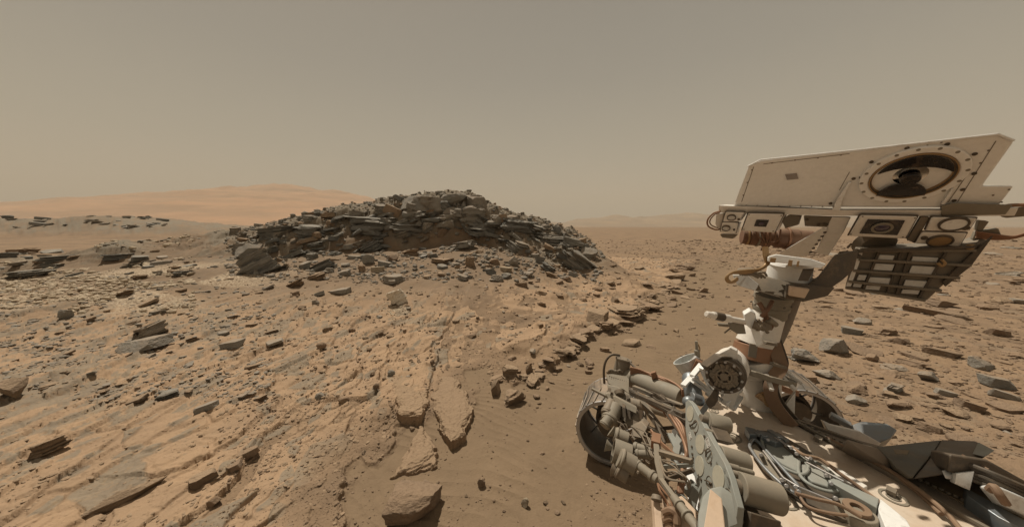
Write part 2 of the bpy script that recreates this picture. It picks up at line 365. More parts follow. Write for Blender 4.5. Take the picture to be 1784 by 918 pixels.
def rock_mesh(name, seed, kind, sub=4):
    """kind: boulder / laminated / slab / pebble / jumble ; unit size about 1 across"""
    rs = np.random.RandomState(seed); p, fc = ico(sub); p = p.copy()
    cuts = {'boulder': 13, 'laminated': 9, 'slab': 9, 'pebble': 5, 'jumble': 10}[kind]
    for k in range(cuts):
        n = rs.normal(size=3)
        if kind in ('laminated', 'slab'): n[2] *= .12
        n /= np.linalg.norm(n); d = rs.uniform(.42, .78) if kind != 'pebble' else rs.uniform(.7, .9)
        t = p @ n - d; p -= np.maximum(t, 0)[:, None] * n * .985
    if kind in ('laminated', 'slab', 'jumble'):
        for sg in (1, -1):
            n = np.array([rs.uniform(-.12, .12), rs.uniform(-.12, .12), sg]); n /= np.linalg.norm(n)
            t = p @ n - rs.uniform(.4, .55); p -= np.maximum(t, 0)[:, None] * n * .97
    if kind in ('laminated', 'jumble'):
        nl = 7.5 if kind == 'laminated' else 5
        zz = p[:, 2] + .10 * fbm3(p * 1.3, seed, 2)
        q = zz * nl + 50; k = np.floor(q).astype(int); fr = q - k
        rr = np.random.RandomState(seed + 5).uniform(.76, 1.06, 120)
        dxx = np.random.RandomState(seed + 6).uniform(-.11, .11, (120, 2))
        e = ss(fr, .0, .22); s = rr[k - 1] * (1 - e) + rr[k] * e
        groove = 1 - .10 * np.exp(-((fr - .08) / .09) ** 2)
        p[:, 0] = p[:, 0] * s * groove + dxx[k, 0]; p[:, 1] = p[:, 1] * s * groove + dxx[k, 1]
    amp = {'boulder': .10, 'laminated': .05, 'slab': .06, 'pebble': .09, 'jumble': .16}[kind]
    p = p * (1 + amp * fbm3(p * 2.2, seed + 11, 4))[:, None] + .025 * np.stack([fbm3(p * 7, seed + 20 + a, 2) for a in range(3)], -1)
    lo, hi = p.min(0), p.max(0); p = (p - (lo + hi) / 2) / (hi - lo)
    me = bpy.data.meshes.new(name); me.vertices.add(len(p)); me.vertices.foreach_set('co', p.astype(np.float32).ravel())
    me.loops.add(fc.size); me.loops.foreach_set('vertex_index', fc.astype(np.int32).ravel()); me.polygons.add(len(fc))
    me.polygons.foreach_set('loop_start', (np.arange(len(fc)) * 3).astype(np.int32))
    me.polygons.foreach_set('use_smooth', np.full(len(fc), kind == 'pebble', bool)); me.update(calc_edges=True); return me
def rock_material(name, a, b2, dust, dustamt=.55, lam=0.0, speck=None):
    m, nt, b = newmat(name); L = nt.links.new
    tc = N(nt, 'ShaderNodeTexCoord'); geo = N(nt, 'ShaderNodeNewGeometry'); oi = N(nt, 'ShaderNodeObjectInfo')
    V = geo.outputs['Position']
    nm = noise(nt, 5, 5, V); nf = noise(nt, 34, 6, V)
    c = mixc(nt, remap(nt, nm, .35, .65), a, b2)
    c = mixc(nt, remap(nt, oi.outputs['Random'], 0, 1, 0, .45), c, tuple((x + y) / 2 * 1.25 for x, y in zip(a, dust)))
    c = mixc(nt, remap(nt, nf, .5, .72, 0, .5), c, tuple(x * .62 for x in a))
    mp = N(nt, 'ShaderNodeMapping'); mp.inputs['Scale'].default_value = (1.2, 1.2, 22); L(tc.outputs['Object'], mp.inputs[0])
    ln = noise(nt, 1.5, 4, mp.outputs[0])
    if lam: c = mixc(nt, math_(nt, 'MULTIPLY', remap(nt, ln, .45, .62), lam), c, tuple(x * .55 for x in b2))
    # settled dust lies on the faces that look up
    sp = N(nt, 'ShaderNodeSeparateXYZ'); L(geo.outputs['Normal'], sp.inputs[0])
    dm = math_(nt, 'MULTIPLY', remap(nt, sp.outputs['Z'], .35, .95), remap(nt, nm, .36, .60, .25, 1))
    c = mixc(nt, math_(nt, 'MULTIPLY', dm, dustamt), c, dust)
    if speck:
        vo = N(nt, 'ShaderNodeTexVoronoi'); vo.inputs['Scale'].default_value = 34; L(V, vo.inputs['Vector'])
        c = mixc(nt, remap(nt, vo.outputs['Distance'], .24, .15), c, speck)
    L(c, b.inputs['Base Color']); b.inputs['Roughness'].default_value = .88; b.inputs['Specular IOR Level'].default_value = .25
    h = math_(nt, 'ADD', math_(nt, 'MULTIPLY', nf, .7), math_(nt, 'MULTIPLY', ln, 1.0 if lam else .15))
    bump(nt, b, h, .9, .03)
    return m
DUST = (.33, .22, .135)
M_GREY = rock_material('grey_stone', (.245, .232, .203), (.178, .170, .150), (.33, .235, .155), .65)
M_LAM = rock_material('dark_layered_stone', (.228, .225, .205), (.160, .162, .153), (.33, .26, .185), .45, .6)
M_TAN = rock_material('tan_sandstone', (.300, .215, .142), (.235, .168, .113), (.35, .24, .15), .5, .35)
M_BROWN = rock_material('brown_stone', (.22, .155, .105), (.16, .118, .085), DUST, .5)
M_PALE = rock_material('pale_stone', (.46, .38, .28), (.37, .30, .215), (.42, .31, .20), .4, .25)
M_SPECK = rock_material('speckled_stone', (.66, .60, .50), (.54, .47, .37), (.55, .45, .34), .25, 0, (.20, .15, .11))
M_SLAB = rock_material('dusty_bedrock', (.275, .190, .120), (.225, .155, .100), (.31, .212, .132), .6, 0)
MATS = {'grey': M_GREY, 'lam': M_LAM, 'tan': M_TAN, 'brown': M_BROWN, 'pale': M_PALE, 'speck': M_SPECK}
_var = {}
def variant(kind, i, mat, sub=4):
    k = (kind, i, mat, sub)
    if k not in _var:
        me = rock_mesh(kind + '_stone', 1000 + i * 37 + hash_(kind), kind, sub); me.materials.append(MATS[mat]); _var[k] = me
    return _var[k]
def hash_(s): return sum(ord(c) * (i + 3) for i, c in enumerate(s))
rnd = random.Random(5)
AUTO = []
def put_rock(name, kind, i, mat, loc, dims, rot, label, group=None, cat='rock', sub=4):
    o = bpy.data.objects.new(name, variant(kind, i, mat, sub)); COL.objects.link(o)
    o.scale = dims; o.rotation_euler = rot; o.location = loc
    if isinstance(label, tuple):
        AUTO.append((o, label)); label = None
    return tag(o, label, cat, group, 'thing')
def rock_px(name, kind, i, mat, px, py, w, h, label, tilt=0, yaw=None, pitch=0, depth=.75, sink=.22, group=None, cat='rock', sub=4):
    """stand a stone where the photo shows it: on the ground under pixel (px, py + h/2), w and h its size there"""
    g, t = hit(px, py + h * .38)
    if g is None: return None
    th = math.atan(abs(px - CX) / F); st = 1 / math.cos(th) ** .6
    W = w * t / F / st; Hh = h * t / F * .95
    g2 = Vector((g.x, g.y + W * depth * .25, 0)); g2.z = TZ(g2.x, g2.y)
    yw = rnd.uniform(-.3, .3) if yaw is None else R(yaw)
    return put_rock(name, kind, i, mat, (g2.x, g2.y, min(g.z, g2.z) + Hh * (.5 - sink)), (W, W * depth, Hh), (R(pitch), R(tilt), yw), label, group, cat, sub)
ROCKS = [
 # name, kind, variant, material, px, py, w, h, label, options
 ('laminated_block', 'laminated', 1, 'lam', 440, 458, 88, 48, 'big dark laminated block tilted down to the left at the left foot of the mound', dict(tilt=-32, sub=5)),
 ('grey_boulder', 'boulder', 2, 'grey', 428, 436, 56, 30, 'smooth grey boulder leaning behind the big tilted laminated block on the left', {}),
 ('layered_outcrop', 'laminated', 3, 'lam', 480, 405, 84, 24, 'dark layered outcrop capping the low left shoulder of the mound', dict(tilt=-6, sub=5)),
 ('layered_outcrop', 'laminated', 4, 'lam', 534, 402, 62, 26, 'dark layered outcrop right of the one capping the left shoulder of the mound', dict(tilt=4, sub=5)),
 ('round_boulder', 'boulder', 5, 'tan', 549, 410, 20, 18, 'roundish tan boulder at the right end of the left shoulder outcrop', {}),
 ('tilted_slab', 'slab', 1, 'lam', 505, 445, 44, 9, 'thin dark slab tilted beside the big laminated block on the left', dict(tilt=-25)),
 ('tan_slab', 'slab', 2, 'tan', 528, 428, 44, 9, 'thin tan slab tilted up to the right below the left shoulder outcrop', dict(tilt=-22)),
 ('laminated_rock', 'laminated', 6, 'lam', 556, 466, 50, 16, 'thin laminated grey rock half buried on the left slope of the mound', dict(tilt=-28)),
 ('laminated_rock', 'laminated', 7, 'tan', 548, 482, 36, 13, 'tan layered rock just below the half buried laminated rock on the left slope', dict(tilt=-18)),
 ('laminated_rock', 'laminated', 8, 'tan', 510, 497, 34, 12, 'small tan layered rock on the lower left apron of the mound', dict(tilt=-24)),
 ('grey_slab', 'slab', 3, 'grey', 590, 509, 38, 12, 'flat grey slab on the sand left of the white speckled rock', dict(tilt=-12)),
 ('grey_slab', 'slab', 4, 'grey', 553, 513, 22, 8, 'small grey slab lying left of the flat grey slab', dict(tilt=-20)),
 ('layered_ledge', 'laminated', 9, 'lam', 632, 390, 106, 38, 'long dark layered ledge on the left side of the mound below the crown', dict(tilt=3, sub=5)),
 ('layered_ledge', 'laminated', 10, 'lam', 706, 399, 72, 24, 'dark layered ledge in the middle of the mound left of the grey block', dict(tilt=2, sub=5)),
 ('layered_ledge', 'laminated', 11, 'lam', 846, 405, 70, 24, 'dark layered ledge in the middle of the mound right of the grey block', dict(tilt=4, sub=5)),
 ('layered_ledge', 'laminated', 12, 'lam', 904, 395, 78, 30, 'dark layered ledge on the right side of the mound below the crown', dict(tilt=5, sub=5)),
 ('layered_outcrop', 'laminated', 13, 'lam', 958, 420, 62, 22, 'dark layered outcrop on the right shoulder of the mound', dict(tilt=6, sub=5)),
 ('layered_outcrop', 'laminated', 14, 'lam', 1000, 424, 42, 20, 'dark layered outcrop at the far right end of the mound shoulder', dict(tilt=14, sub=5)),
 ('laminated_block', 'laminated', 15, 'lam', 1012, 458, 70, 36, 'big dark laminated block tilted down to the right at the right foot of the mound', dict(tilt=36, sub=5)),
 ('grey_boulder', 'boulder', 16, 'grey', 1028, 442, 34, 26, 'grey boulder behind the right tilted laminated block', {}),
 ('tilted_slab', 'slab', 17, 'lam', 984, 452, 34, 8, 'thin dark slab tilted left of the right laminated block', dict(tilt=28)),
 ('tan_slab', 'slab', 18, 'tan', 962, 436, 34, 9, 'thin tan slab tilted down to the right on the right slope', dict(tilt=30)),
 ('crown_boulder', 'boulder', 19, 'grey', 722, 355, 66, 38, 'massive grey boulder forming the left end of the mound crown', dict(sub=5)),
 ('crown_boulder', 'boulder', 20, 'grey', 757, 356, 46, 34, 'tan dusted boulder in the middle of the mound crown', dict(sub=5)),
 ('crown_boulder', 'boulder', 21, 'grey', 788, 348, 50, 32, 'highest grey boulder on top of the mound crown', dict(sub=5)),
 ('crown_boulder', 'boulder', 22, 'grey', 824, 352, 48, 34, 'grey boulder at the right end of the mound crown', dict(sub=5)),
 ('crown_boulder', 'jumble', 23, 'grey', 818, 374, 60, 38, 'broad cracked grey boulder under the right end of the mound crown', dict(sub=5)),
 ('crown_boulder', 'jumble', 24, 'grey', 782, 374, 46, 32, 'rough grey boulder under the highest boulder of the mound', dict(sub=5)),
 ('wedge_block', 'boulder', 25, 'grey', 718, 376, 42, 22, 'flat faced grey wedge below the left end of the mound crown', dict(depth=.5)),
 ('wedge_block', 'boulder', 26, 'grey', 830, 388, 32, 17, 'flat faced grey wedge below the right end of the mound crown', dict(depth=.5)),
 ('layered_stack', 'laminated', 27, 'tan', 748, 374, 24, 22, 'stack of thin brown layers between the left wedge and the middle of the crown', {}),
 ('tan_block', 'slab', 28, 'tan', 684, 374, 36, 20, 'tan block broken into leaning plates left of the grey wedge', dict(tilt=24)),
 ('tan_block', 'slab', 29, 'tan', 870, 388, 30, 16, 'tan block broken into leaning plates right of the right wedge', dict(tilt=-20)),
 ('rough_block', 'jumble', 30, 'grey', 664, 362, 40, 20, 'rough grey block on the left ridge line of the mound below the crown', {}),
 ('rough_block', 'jumble', 31, 'grey', 618, 374, 40, 16, 'rough grey block farther down the left ridge line of the mound', {}),
 ('rough_block', 'jumble', 32, 'grey', 892, 380, 30, 14, 'rough grey block on the right ridge line of the mound', {}),
 ('grey_block', 'boulder', 33, 'grey', 776, 400, 36, 20, 'flat topped grey block in the middle of the mound face', dict(sub=5)),
 ('grey_block', 'boulder', 34, 'brown', 768, 415, 26, 22, 'dark pyramid shaped block leaning against the flat topped grey block', {}),
 ('jumbled_slabs', 'laminated', 35, 'lam', 642, 432, 44, 20, 'dark tilted slabs jumbled together on the left of the mound face', dict(tilt=-30, sub=5)),
 ('jumbled_slabs', 'laminated', 36, 'lam', 672, 430, 44, 10, 'thin dark slab jutting right from the jumbled slabs on the left', dict(tilt=6)),
 ('standing_block', 'boulder', 37, 'grey', 641, 452, 22, 24, 'grey block standing on edge below the jumbled slabs on the left', dict(tilt=-20)),
 ('pyramid_block', 'boulder', 38, 'brown', 682, 450, 26, 15, 'dark pyramid shaped block right of the standing block on the left', {}),
 ('flat_block', 'slab', 39, 'grey', 669, 461, 26, 12, 'grey flat block between the standing block and the dark pyramid on the left', dict(tilt=8)),
 ('pale_block', 'slab', 40, 'pale', 657, 470, 28, 13, 'pale tan block at the foot of the jumbled rocks on the left', {}),
 ('tan_block', 'jumble', 41, 'tan', 631, 468, 20, 18, 'tan rough block beside the pale block at the left foot of the mound', {}),
 ('flat_boulder', 'jumble', 42, 'grey', 680, 487, 44, 20, 'broad grey rough boulder lying above the white speckled rock', {}),
 ('layered_rock', 'laminated', 43, 'grey', 806, 428, 52, 18, 'grey layered knob right of the dark pyramid in the mound face', dict(tilt=-8)),
 ('layered_rock', 'laminated', 44, 'tan', 768, 455, 42, 13, 'tan layered knob low in the middle of the mound face', {}),
 ('layered_rock', 'laminated', 45, 'tan', 714, 440, 32, 14, 'tan layered knob beside the dark pyramid shaped block on the left', dict(tilt=-10)),
 ('cone_stack', 'laminated', 46, 'tan', 818, 458, 18, 22, 'small cone of stacked tan layers at the foot of the mound', {}),
 ('layered_boulder', 'laminated', 47, 'grey', 804, 485, 20, 14, 'small layered grey boulder alone on the sand in front of the mound', dict(tilt=14)),
 ('jumbled_slabs', 'laminated', 48, 'lam', 898, 434, 38, 18, 'dark tilted slabs jumbled together on the right of the mound face', dict(tilt=32, sub=5)),
 ('standing_block', 'boulder', 49, 'grey', 896, 455, 20, 22, 'grey block standing on edge below the jumbled slabs on the right', dict(tilt=24)),
 ('pyramid_block', 'boulder', 50, 'brown', 861, 455, 20, 12, 'dark pyramid shaped block left of the standing block on the right', {}),
 ('pale_block', 'slab', 51, 'pale', 882, 470, 22, 11, 'pale tan block at the foot of the jumbled rocks on the right', {}),
 ('laminated_rock', 'laminated', 52, 'lam', 956, 468, 32, 14, 'thin laminated grey rock half buried on the right slope of the mound', dict(tilt=30)),
 ('laminated_rock', 'laminated', 53, 'tan', 960, 480, 24, 9, 'orange tan layered rock below the laminated rock on the right slope', dict(tilt=22)),
 ('flat_boulder', 'jumble', 54, 'grey', 866, 486, 30, 16, 'rough grey boulder at the foot of the mound right of centre', {}),
 ('speckled_rock', 'jumble', 55, 'speck', 692, 518, 32, 36, 'white rock with dark speckles standing on a pale patch in front of the mound', dict(tilt=-25, sub=5, depth=.6)),
 # middle and near ground
 ('rounded_stone', 'pebble', 1, 'brown', 612, 575, 14, 9, 'small brown rounded stone below the white speckled rock', {}),
 ('rounded_stone', 'pebble', 2, 'brown', 558, 602, 18, 13, 'dark rounded stone on the pale slab left of centre', {}),
 ('rounded_stone', 'pebble', 3, 'grey', 556, 691, 17, 15, 'grey rounded stone left of the dark oval one on the brown grit', {}),
 ('rounded_stone', 'pebble', 4, 'brown', 596, 697, 20, 11, 'dark oval stone on the brown grit right of the grey rounded one', {}),
 ('rounded_stone', 'pebble', 5, 'grey', 681, 649, 13, 12, 'small dark stone at the upper left corner of the big cracked slab', {}),
 ('rounded_stone', 'pebble', 6, 'brown', 655, 674, 12, 11, 'small brown stone left of the big cracked slab', {}),
 ('rounded_stone', 'pebble', 7, 'brown', 753, 630, 9, 11, 'small upright stone above the big cracked slab', {}),
 ('pointed_stone', 'boulder', 8, 'pale', 914, 876, 13, 22, 'pointed pale grey stone standing on the sand near the bottom edge', dict(tilt=10)),
 ('dark_boulder', 'boulder', 60, 'brown', 716, 888, 108, 62, 'large rough brown boulder at the bottom edge below the wedge slab', dict(sub=5, yaw=20, sink=.22)),
 ('small_block', 'boulder', 61, 'brown', 742, 853, 24, 14, 'small brown block touching the top right of the large bottom boulder', {}),
 ('brown_block', 'boulder', 62, 'brown', 838, 842, 14, 20, 'small brown angular block on the sand right of the wedge slab', {}),
 ('fin_rock', 'jumble', 63, 'tan', 893, 694, 46, 26, 'rough knobbly brown rock with a shadow in the middle of the sand trough', dict(sub=5, tilt=-16)),
 ('upright_fin', 'slab', 64, 'tan', 864, 684, 34, 11, 'upright thin tan fin of rock at the left end of the knobbly rock', dict(tilt=80, sub=4, depth=.9, sink=.1)),
 ('leaning_rock', 'jumble', 65, 'tan', 922, 643, 14, 28, 'small upright tan rock leaning on the ledge above the sand trough', {}),
 ('layered_stone', 'laminated', 66, 'tan', 888, 648, 30, 20, 'ribbed tan stone in the sand just above the knobbly rock', dict(tilt=12)),
 ('ledge_slab', 'slab', 67, 'tan', 1046, 556, 50, 22, 'flat tan slab overhanging the sand at the corner of the ledge', dict(tilt=0, sub=5, depth=1.1, sink=.1)),
 ('ledge_slab', 'laminated', 68, 'tan', 1098, 546, 62, 20, 'layered tan slab along the ledge right of the flat overhanging one', dict(tilt=-8, sub=5, depth=1.1)),
 ('loose_slab', 'slab', 69, 'tan', 1102, 600, 38, 9, 'thin tan slab lying loose in the sand below the ledge', dict(tilt=-6)),
 ('ledge_block', 'jumble', 70, 'brown', 1200, 466, 32, 12, 'dark jagged block at the far end of the ledge', {}),
 ('dark_stone', 'boulder', 71, 'brown', 1228, 506, 20, 12, 'dark stone on the smooth sand left of the rover mast', {}),
 ('edge_boulder', 'boulder', 72, 'tan', 12, 678, 70, 42, 'tan boulder with a black shadow at the left edge of the view', dict(sub=5, tilt=-14)),
 ('long_slab', 'boulder', 73, 'tan', 206, 872, 150, 30, 'long log shaped grey tan slab running towards the mound at lower left', dict(yaw=58, tilt=0, depth=.2, sub=5, sink=.3)),
 ('thin_dark_rock', 'laminated', 74, 'lam', 284, 692, 50, 12, 'thin dark blade of layered rock on the tan plates', dict(tilt=-10)),
 ('tilted_slabs', 'laminated', 75, 'tan', 72, 785, 70, 26, 'tilted slab with a dark gap below it on the far left plates', dict(tilt=-16, sub=5)),
 ('tilted_slabs', 'laminated', 76, 'grey', 250, 575, 84, 26, 'long ribbed grey tan slabs tilted up to the right on the left slope', dict(tilt=-26, sub=5)),
 ('grey_slab', 'slab', 77, 'grey', 240, 604, 76, 20, 'broad grey tan slab with a dark front below the ribbed tilted slabs', dict(sub=5, tilt=-8, depth=1.1)),
 ('grey_slab', 'slab', 78, 'grey', 402, 602, 46, 15, 'grey shield shaped slab left of centre on the brown slope', dict(tilt=-10)),
 ('boulder_pair', 'boulder', 79, 'grey', 108, 548, 34, 22, 'blue grey boulder on the pale rubble at the left', dict(tilt=-20)),
 ('layered_outcrop', 'laminated', 80, 'lam', 190, 452, 72, 14, 'flat overhanging dark slab in the left middle distance', dict(tilt=-4, sub=5)),
 ('layered_outcrop', 'laminated', 81, 'lam', 90, 452, 100, 16, 'long dark layered outcrop in the left middle distance', dict(tilt=-3, sub=5)),
 ('layered_outcrop', 'laminated', 82, 'lam', 40, 478, 110, 16, 'dark layered outcrop at the left edge nearest the pale rubble', dict(tilt=-6, sub=5)),
 ('layered_outcrop', 'laminated', 83, 'lam', 78, 466, 60, 12, 'dark bed of rock just above the pale rubble at the left', dict(tilt=-4)),
 ('brown_block', 'slab', 84, 'brown', 430, 797, 44, 13, 'row of small brown blocks stuck together on the gritty slope lower left', dict(tilt=-20)),
 ('brown_slab', 'slab', 85, 'brown', 404, 815, 40, 12, 'brown slab leaning below the row of small blocks lower left', dict(tilt=-24)),
 ('tan_plate', 'slab', 86, 'tan', 345, 840, 56, 18, 'thick tan plate with a broken front near the lower left', dict(tilt=-16)),
 ('leaf_stone', 'slab', 87, 'brown', 369, 880, 30, 12, 'leaf shaped brown stone tilted on the grit near the bottom left', dict(tilt=-42)),
 ('grey_slab', 'slab', 88, 'grey', 352, 712, 46, 12, 'grey tan slab right of the thin dark blade of rock', dict(tilt=-18)),
 # wedge and cracked slab in the foreground
 # right plain
 ('blue_block', 'boulder', 90, 'grey', 1461, 604, 52, 34, 'largest blue grey block with a flat top on the plain right of the mast', dict(sub=5)),
 ('ridged_rock', 'jumble', 91, 'grey', 1408, 622, 56, 26, 'ribbed grey rock in front of the large blue grey block', dict(tilt=10)),
 ('right_rock', 'boulder', 92, 'grey', 1622, 657, 40, 20, 'grey rock with a pale flat top right of the layered brown one', dict(tilt=8)),
 ('right_rock', 'boulder', 93, 'grey', 1716, 634, 50, 22, 'grey pointed rock with a light crest on the right plain', dict(tilt=10)),
 ('flat_rock', 'slab', 94, 'brown', 1652, 617, 60, 14, 'long flat rock with a pale top above the grey rock on the right plain', dict(tilt=4)),
 ('flat_rock', 'slab', 95, 'brown', 1655, 549, 96, 13, 'longest low dark rock on the right plain below the camera head', dict(tilt=5)),
 ('right_rock', 'boulder', 96, 'brown', 1648, 528, 60, 18, 'dark brown mound like rock close under the camera head', {}),
 ('flat_rock', 'slab', 97, 'brown', 1744, 580, 48, 13, 'brown flat rock at the right edge below the long dark one', dict(tilt=8)),
 ('flat_rock', 'slab', 98, 'grey', 1745, 668, 62, 20, 'pair of flattened grey brown rocks near the right edge', dict(tilt=10)),
 ('flat_rock', 'slab', 99, 'grey', 1760, 690, 60, 13, 'long thin grey rock below the flattened pair at the right edge', dict(tilt=12)),
 ('round_rock', 'jumble', 100, 'grey', 1562, 678, 40, 20, 'rounded ribbed grey rock above a thin pale slab', {}),
 ('pale_slab', 'slab', 101, 'tan', 1556, 690, 36, 9, 'thin pale tan slab under the rounded ribbed rock', dict(tilt=8)),
 ('brown_rock', 'boulder', 102, 'brown', 1496, 680, 36, 18, 'upper of two angular brown rocks behind the rover wheel', {}),
 ('brown_rock', 'boulder', 103, 'grey', 1496, 698, 40, 18, 'lower grey topped rock of the two behind the rover wheel', dict(tilt=10)),
 ('brown_rock', 'boulder', 104, 'brown', 1524, 625, 26, 14, 'small brown pyramid rock right of the large blue grey block', {}),
 ('brown_rock', 'boulder', 105, 'brown', 1575, 593, 40, 14, 'brown rock with a flat shadowed front above the large blue block', {}),
 ('brown_rock', 'jumble', 106, 'brown', 1552, 578, 40, 16, 'knobbly brown grey rock farther back right of the mast', {}),
 ('flat_rock', 'slab', 107, 'grey', 1490, 578, 46, 13, 'grey flat rock with a shadowed front behind the large blue block', dict(tilt=6)),
 ('right_rock', 'boulder', 108, 'grey', 1508, 560, 36, 14, 'dark grey rock just behind the grey flat rock right of the mast', {}),
 ('flat_rock', 'slab', 109, 'brown', 1410, 660, 40, 14, 'brown stone beside the rover mast base', {}),
 ('right_rock', 'boulder', 110, 'grey', 1447, 652, 44, 18, 'grey rock with a lit corner right of the mast base', dict(tilt=10)),
 ('flat_rock', 'slab', 111, 'grey', 1655, 688, 46, 10, 'narrow grey slab sloping to the right on the near right plain', dict(tilt=14)),
 ('flat_rock', 'slab', 112, 'brown', 1628, 748, 44, 15, 'curved brown slab with a light rim above the dark rover panel', dict(tilt=18)),
 ('right_rock', 'boulder', 113, 'brown', 1752, 745, 44, 12, 'low brown rock at the right edge above the rover deck', {}),
 ('flat_rock', 'slab', 114, 'brown', 1700, 710, 54, 16, 'flat brown rock below the flattened grey pair', dict(tilt=12)),
]
HERO_XY = []
for nm, kd, vi, mt, px, py, w, h, lb, op in ROCKS:
    o = rock_px(nm, kd, vi, mt, px, py, w, h, lb, **op)
    if o: HERO_XY.append((o.location.x, o.location.y, o.scale.x * .5))
# ---- slabs traced in plan: a thick plate with stepped, broken edges
def plan_slab(name, pts, z0, thick, mat, label, seed, tilt=(0, 0), res=.009, top_extra=0):
    w = gp(pts); xs = [a for a, b in w]; ys = [b for a, b in w]; cx, cy = sum(xs) / len(xs), sum(ys) / len(ys)
    m_ = .06
    gx = np.arange(min(xs) - m_, max(xs) + m_, res); gy = np.arange(min(ys) - m_, max(ys) + m_, res)
    X, Y = np.meshgrid(gx, gy)
    Xw = X + .05 * fbm(X / .15, Y / .15, seed, 4); Yw = Y + .05 * fbm(X / .15, Y / .15, seed + 3, 4)
    d = segdist(Xw, Yw, w + [w[0]]); ii = inside(Xw, Yw, w); d = np.where(ii, d, -d)
    base = TZ(cx, cy) + z0
    h = 0
    for k, (o_, c) in enumerate([(0, .45), (.018, .22), (.05, .16), (.10, .11), (.17, .06)]):
        h = h + c * ss(d + .05 * vn(X / .11 + k * 3, Y / .11, seed + 20 + k) + .03 * vn(X / .035 + k * 3, Y / .035, seed + 40 + k), o_ - .004, o_ + .008)
    g = terrain(X, Y)[0]
    top = base + thick * h + (X - cx) * tilt[0] + (Y - cy) * tilt[1] + .007 * fbm(X / .05, Y / .05, seed + 9, 4) + .01 * fbm(X / .3, Y / .3, seed + 8, 2)
    q = (fbm(X / .35, Y / .5, seed + 31, 3) * .16) / .010; top = top + ((np.floor(q) + ss(q - np.floor(q), .8, .95)) - q) * .0025
    Z = np.where(d > -.004, np.maximum(top, g - .05), g - .10)
    ny, nx = X.shape; co = np.stack([X - cx, Y - cy, Z - base], -1).reshape(-1, 3)
    i = np.arange(ny - 1)[:, None] * nx; j = np.arange(nx - 1)[None, :]
    q4 = np.stack([i + j, i + j + 1, i + nx + j + 1, i + nx + j], -1).reshape(-1, 4)
    keep = (d.ravel()[q4] > -.03).any(1); q4 = q4[keep]
    used, inv = np.unique(q4, return_inverse=True); top_co = co[used]; n = len(used); inv = inv.reshape(-1, 4)
    bot = top_co.copy(); bot[:, 2] = np.minimum(top_co[:, 2] - .02, -.12)
    # rim walls
    e = np.concatenate([inv[:, [0, 1]], inv[:, [1, 2]], inv[:, [2, 3]], inv[:, [3, 0]]]); key = np.sort(e, 1)
    _, idx, cnt = np.unique(key, axis=0, return_index=True, return_counts=True); be = e[idx[cnt == 1]]
    walls = np.stack([be[:, 1], be[:, 0], be[:, 0] + n, be[:, 1] + n], -1)
    me = mesh_np(name, np.vstack([top_co, bot]), np.vstack([inv, inv[:, ::-1] + n, walls]), False)
    o = link(name, me, mat); o.location = (cx, cy, base); tag(o, label, 'rock'); return o
plan_slab('wedge_slab', [(735, 737), (768, 790), (762, 806), (725, 822), (676, 832), (700, 792)], -.02, .075, M_SLAB, 'pointed tan wedge slab with a shadowed front edge at lower centre', 301, tilt=(.09, .01))
plan_slab('cracked_slab', [(760, 640), (800, 668), (818, 700), (822, 735), (806, 768), (784, 780), (768, 752), (757, 728), (745, 690), (742, 650)], -.005, .042, M_SLAB, 'right half of the big cracked tan slab with a ground grey spot on it', 302, tilt=(.05, -.03))
plan_slab('cracked_slab', [(692, 632), (738, 645), (742, 690), (750, 712), (728, 740), (700, 738), (678, 700), (684, 660)], -.045, .04, M_SLAB, 'left half of the big cracked tan slab, low and dusty', 303, tilt=(-.02, -.05))
g, t = hit(757, 685)
bm = bmesh.new(); bmesh.ops.create_circle(bm, cap_ends=True, segments=28, radius=.034)
bmesh.ops.bevel(bm, geom=bm.verts[:], offset=.001, affect='VERTICES') if False else None
r_ = bmesh.ops.extrude_face_region(bm, geom=bm.faces[:]); bmesh.ops.translate(bm, verts=[v for v in r_['geom'] if isinstance(v, bmesh.types.BMVert)], vec=(0, 0, .012))
me = bpy.data.meshes.new('drill_spot'); bm.to_mesh(me); bm.free(); SPOT_ME = me
# ---- scattered stones, each an object of its own
def occupied(x, y, r):
    return any((x - a) ** 2 + (y - b) ** 2 < (r * .5 + c * .8) ** 2 for a, b, c in HERO_XY)
def scatter(n, region, kinds, mats, wr, label, group, name, seed, flat=(.35, .7), tilt=(0, 0), pad=True, power=1.6):
    rs = random.Random(seed); k = 0; tries = 0
    while k < n and tries < n * 12:
        tries += 1
        px, py = region(rs)
        g, t = hit(px, py)
        if g is None: continue
        if name == 'strewn_rock' and vn(np.array([g.x / 1.1]), np.array([g.y / 1.1]), 99)[0] < -.12: continue
        w = wr[0] + (wr[1] - wr[0]) * rs.random() ** power
        W = w * t / F
        if pad and occupied(g.x, g.y, W): continue
        kd = rs.choice(kinds); mt = rs.choice(mats); fl = rs.uniform(*flat) * (.7 if kd in ('slab',) else 1)
        H_ = W * fl
        o = put_rock(name, kd, rs.randrange(1, 9), mt, (g.x, g.y, g.z + H_ * (-.04 if name in ('strewn_rock', 'slope_slab') else .08)), (W, W * rs.uniform(.55, .95), H_),
                     (R(rs.uniform(-12, 12)), R(rs.uniform(*tilt) if tilt != (0, 0) else rs.uniform(-14, 14)), rs.uniform(0, 6.28) if tilt == (0, 0) else rs.uniform(-.5, .5)), (kd, mt, w, px, py), group, 'rock', 3 if w < 26 else 4)
        HERO_XY.append((g.x, g.y, W * .4)); k += 1
CN = {'grey': 'grey', 'lam': 'dark grey', 'tan': 'tan', 'brown': 'brown', 'pale': 'pale', 'speck': 'white'}
KN = {'boulder': 'angular rock', 'laminated': 'layered rock', 'slab': 'flat slab', 'pebble': 'rounded stone', 'jumble': 'rough rock'}
def box(x0, y0, x1, y1): return lambda rs: (rs.uniform(x0, x1), rs.uniform(y0, y1))
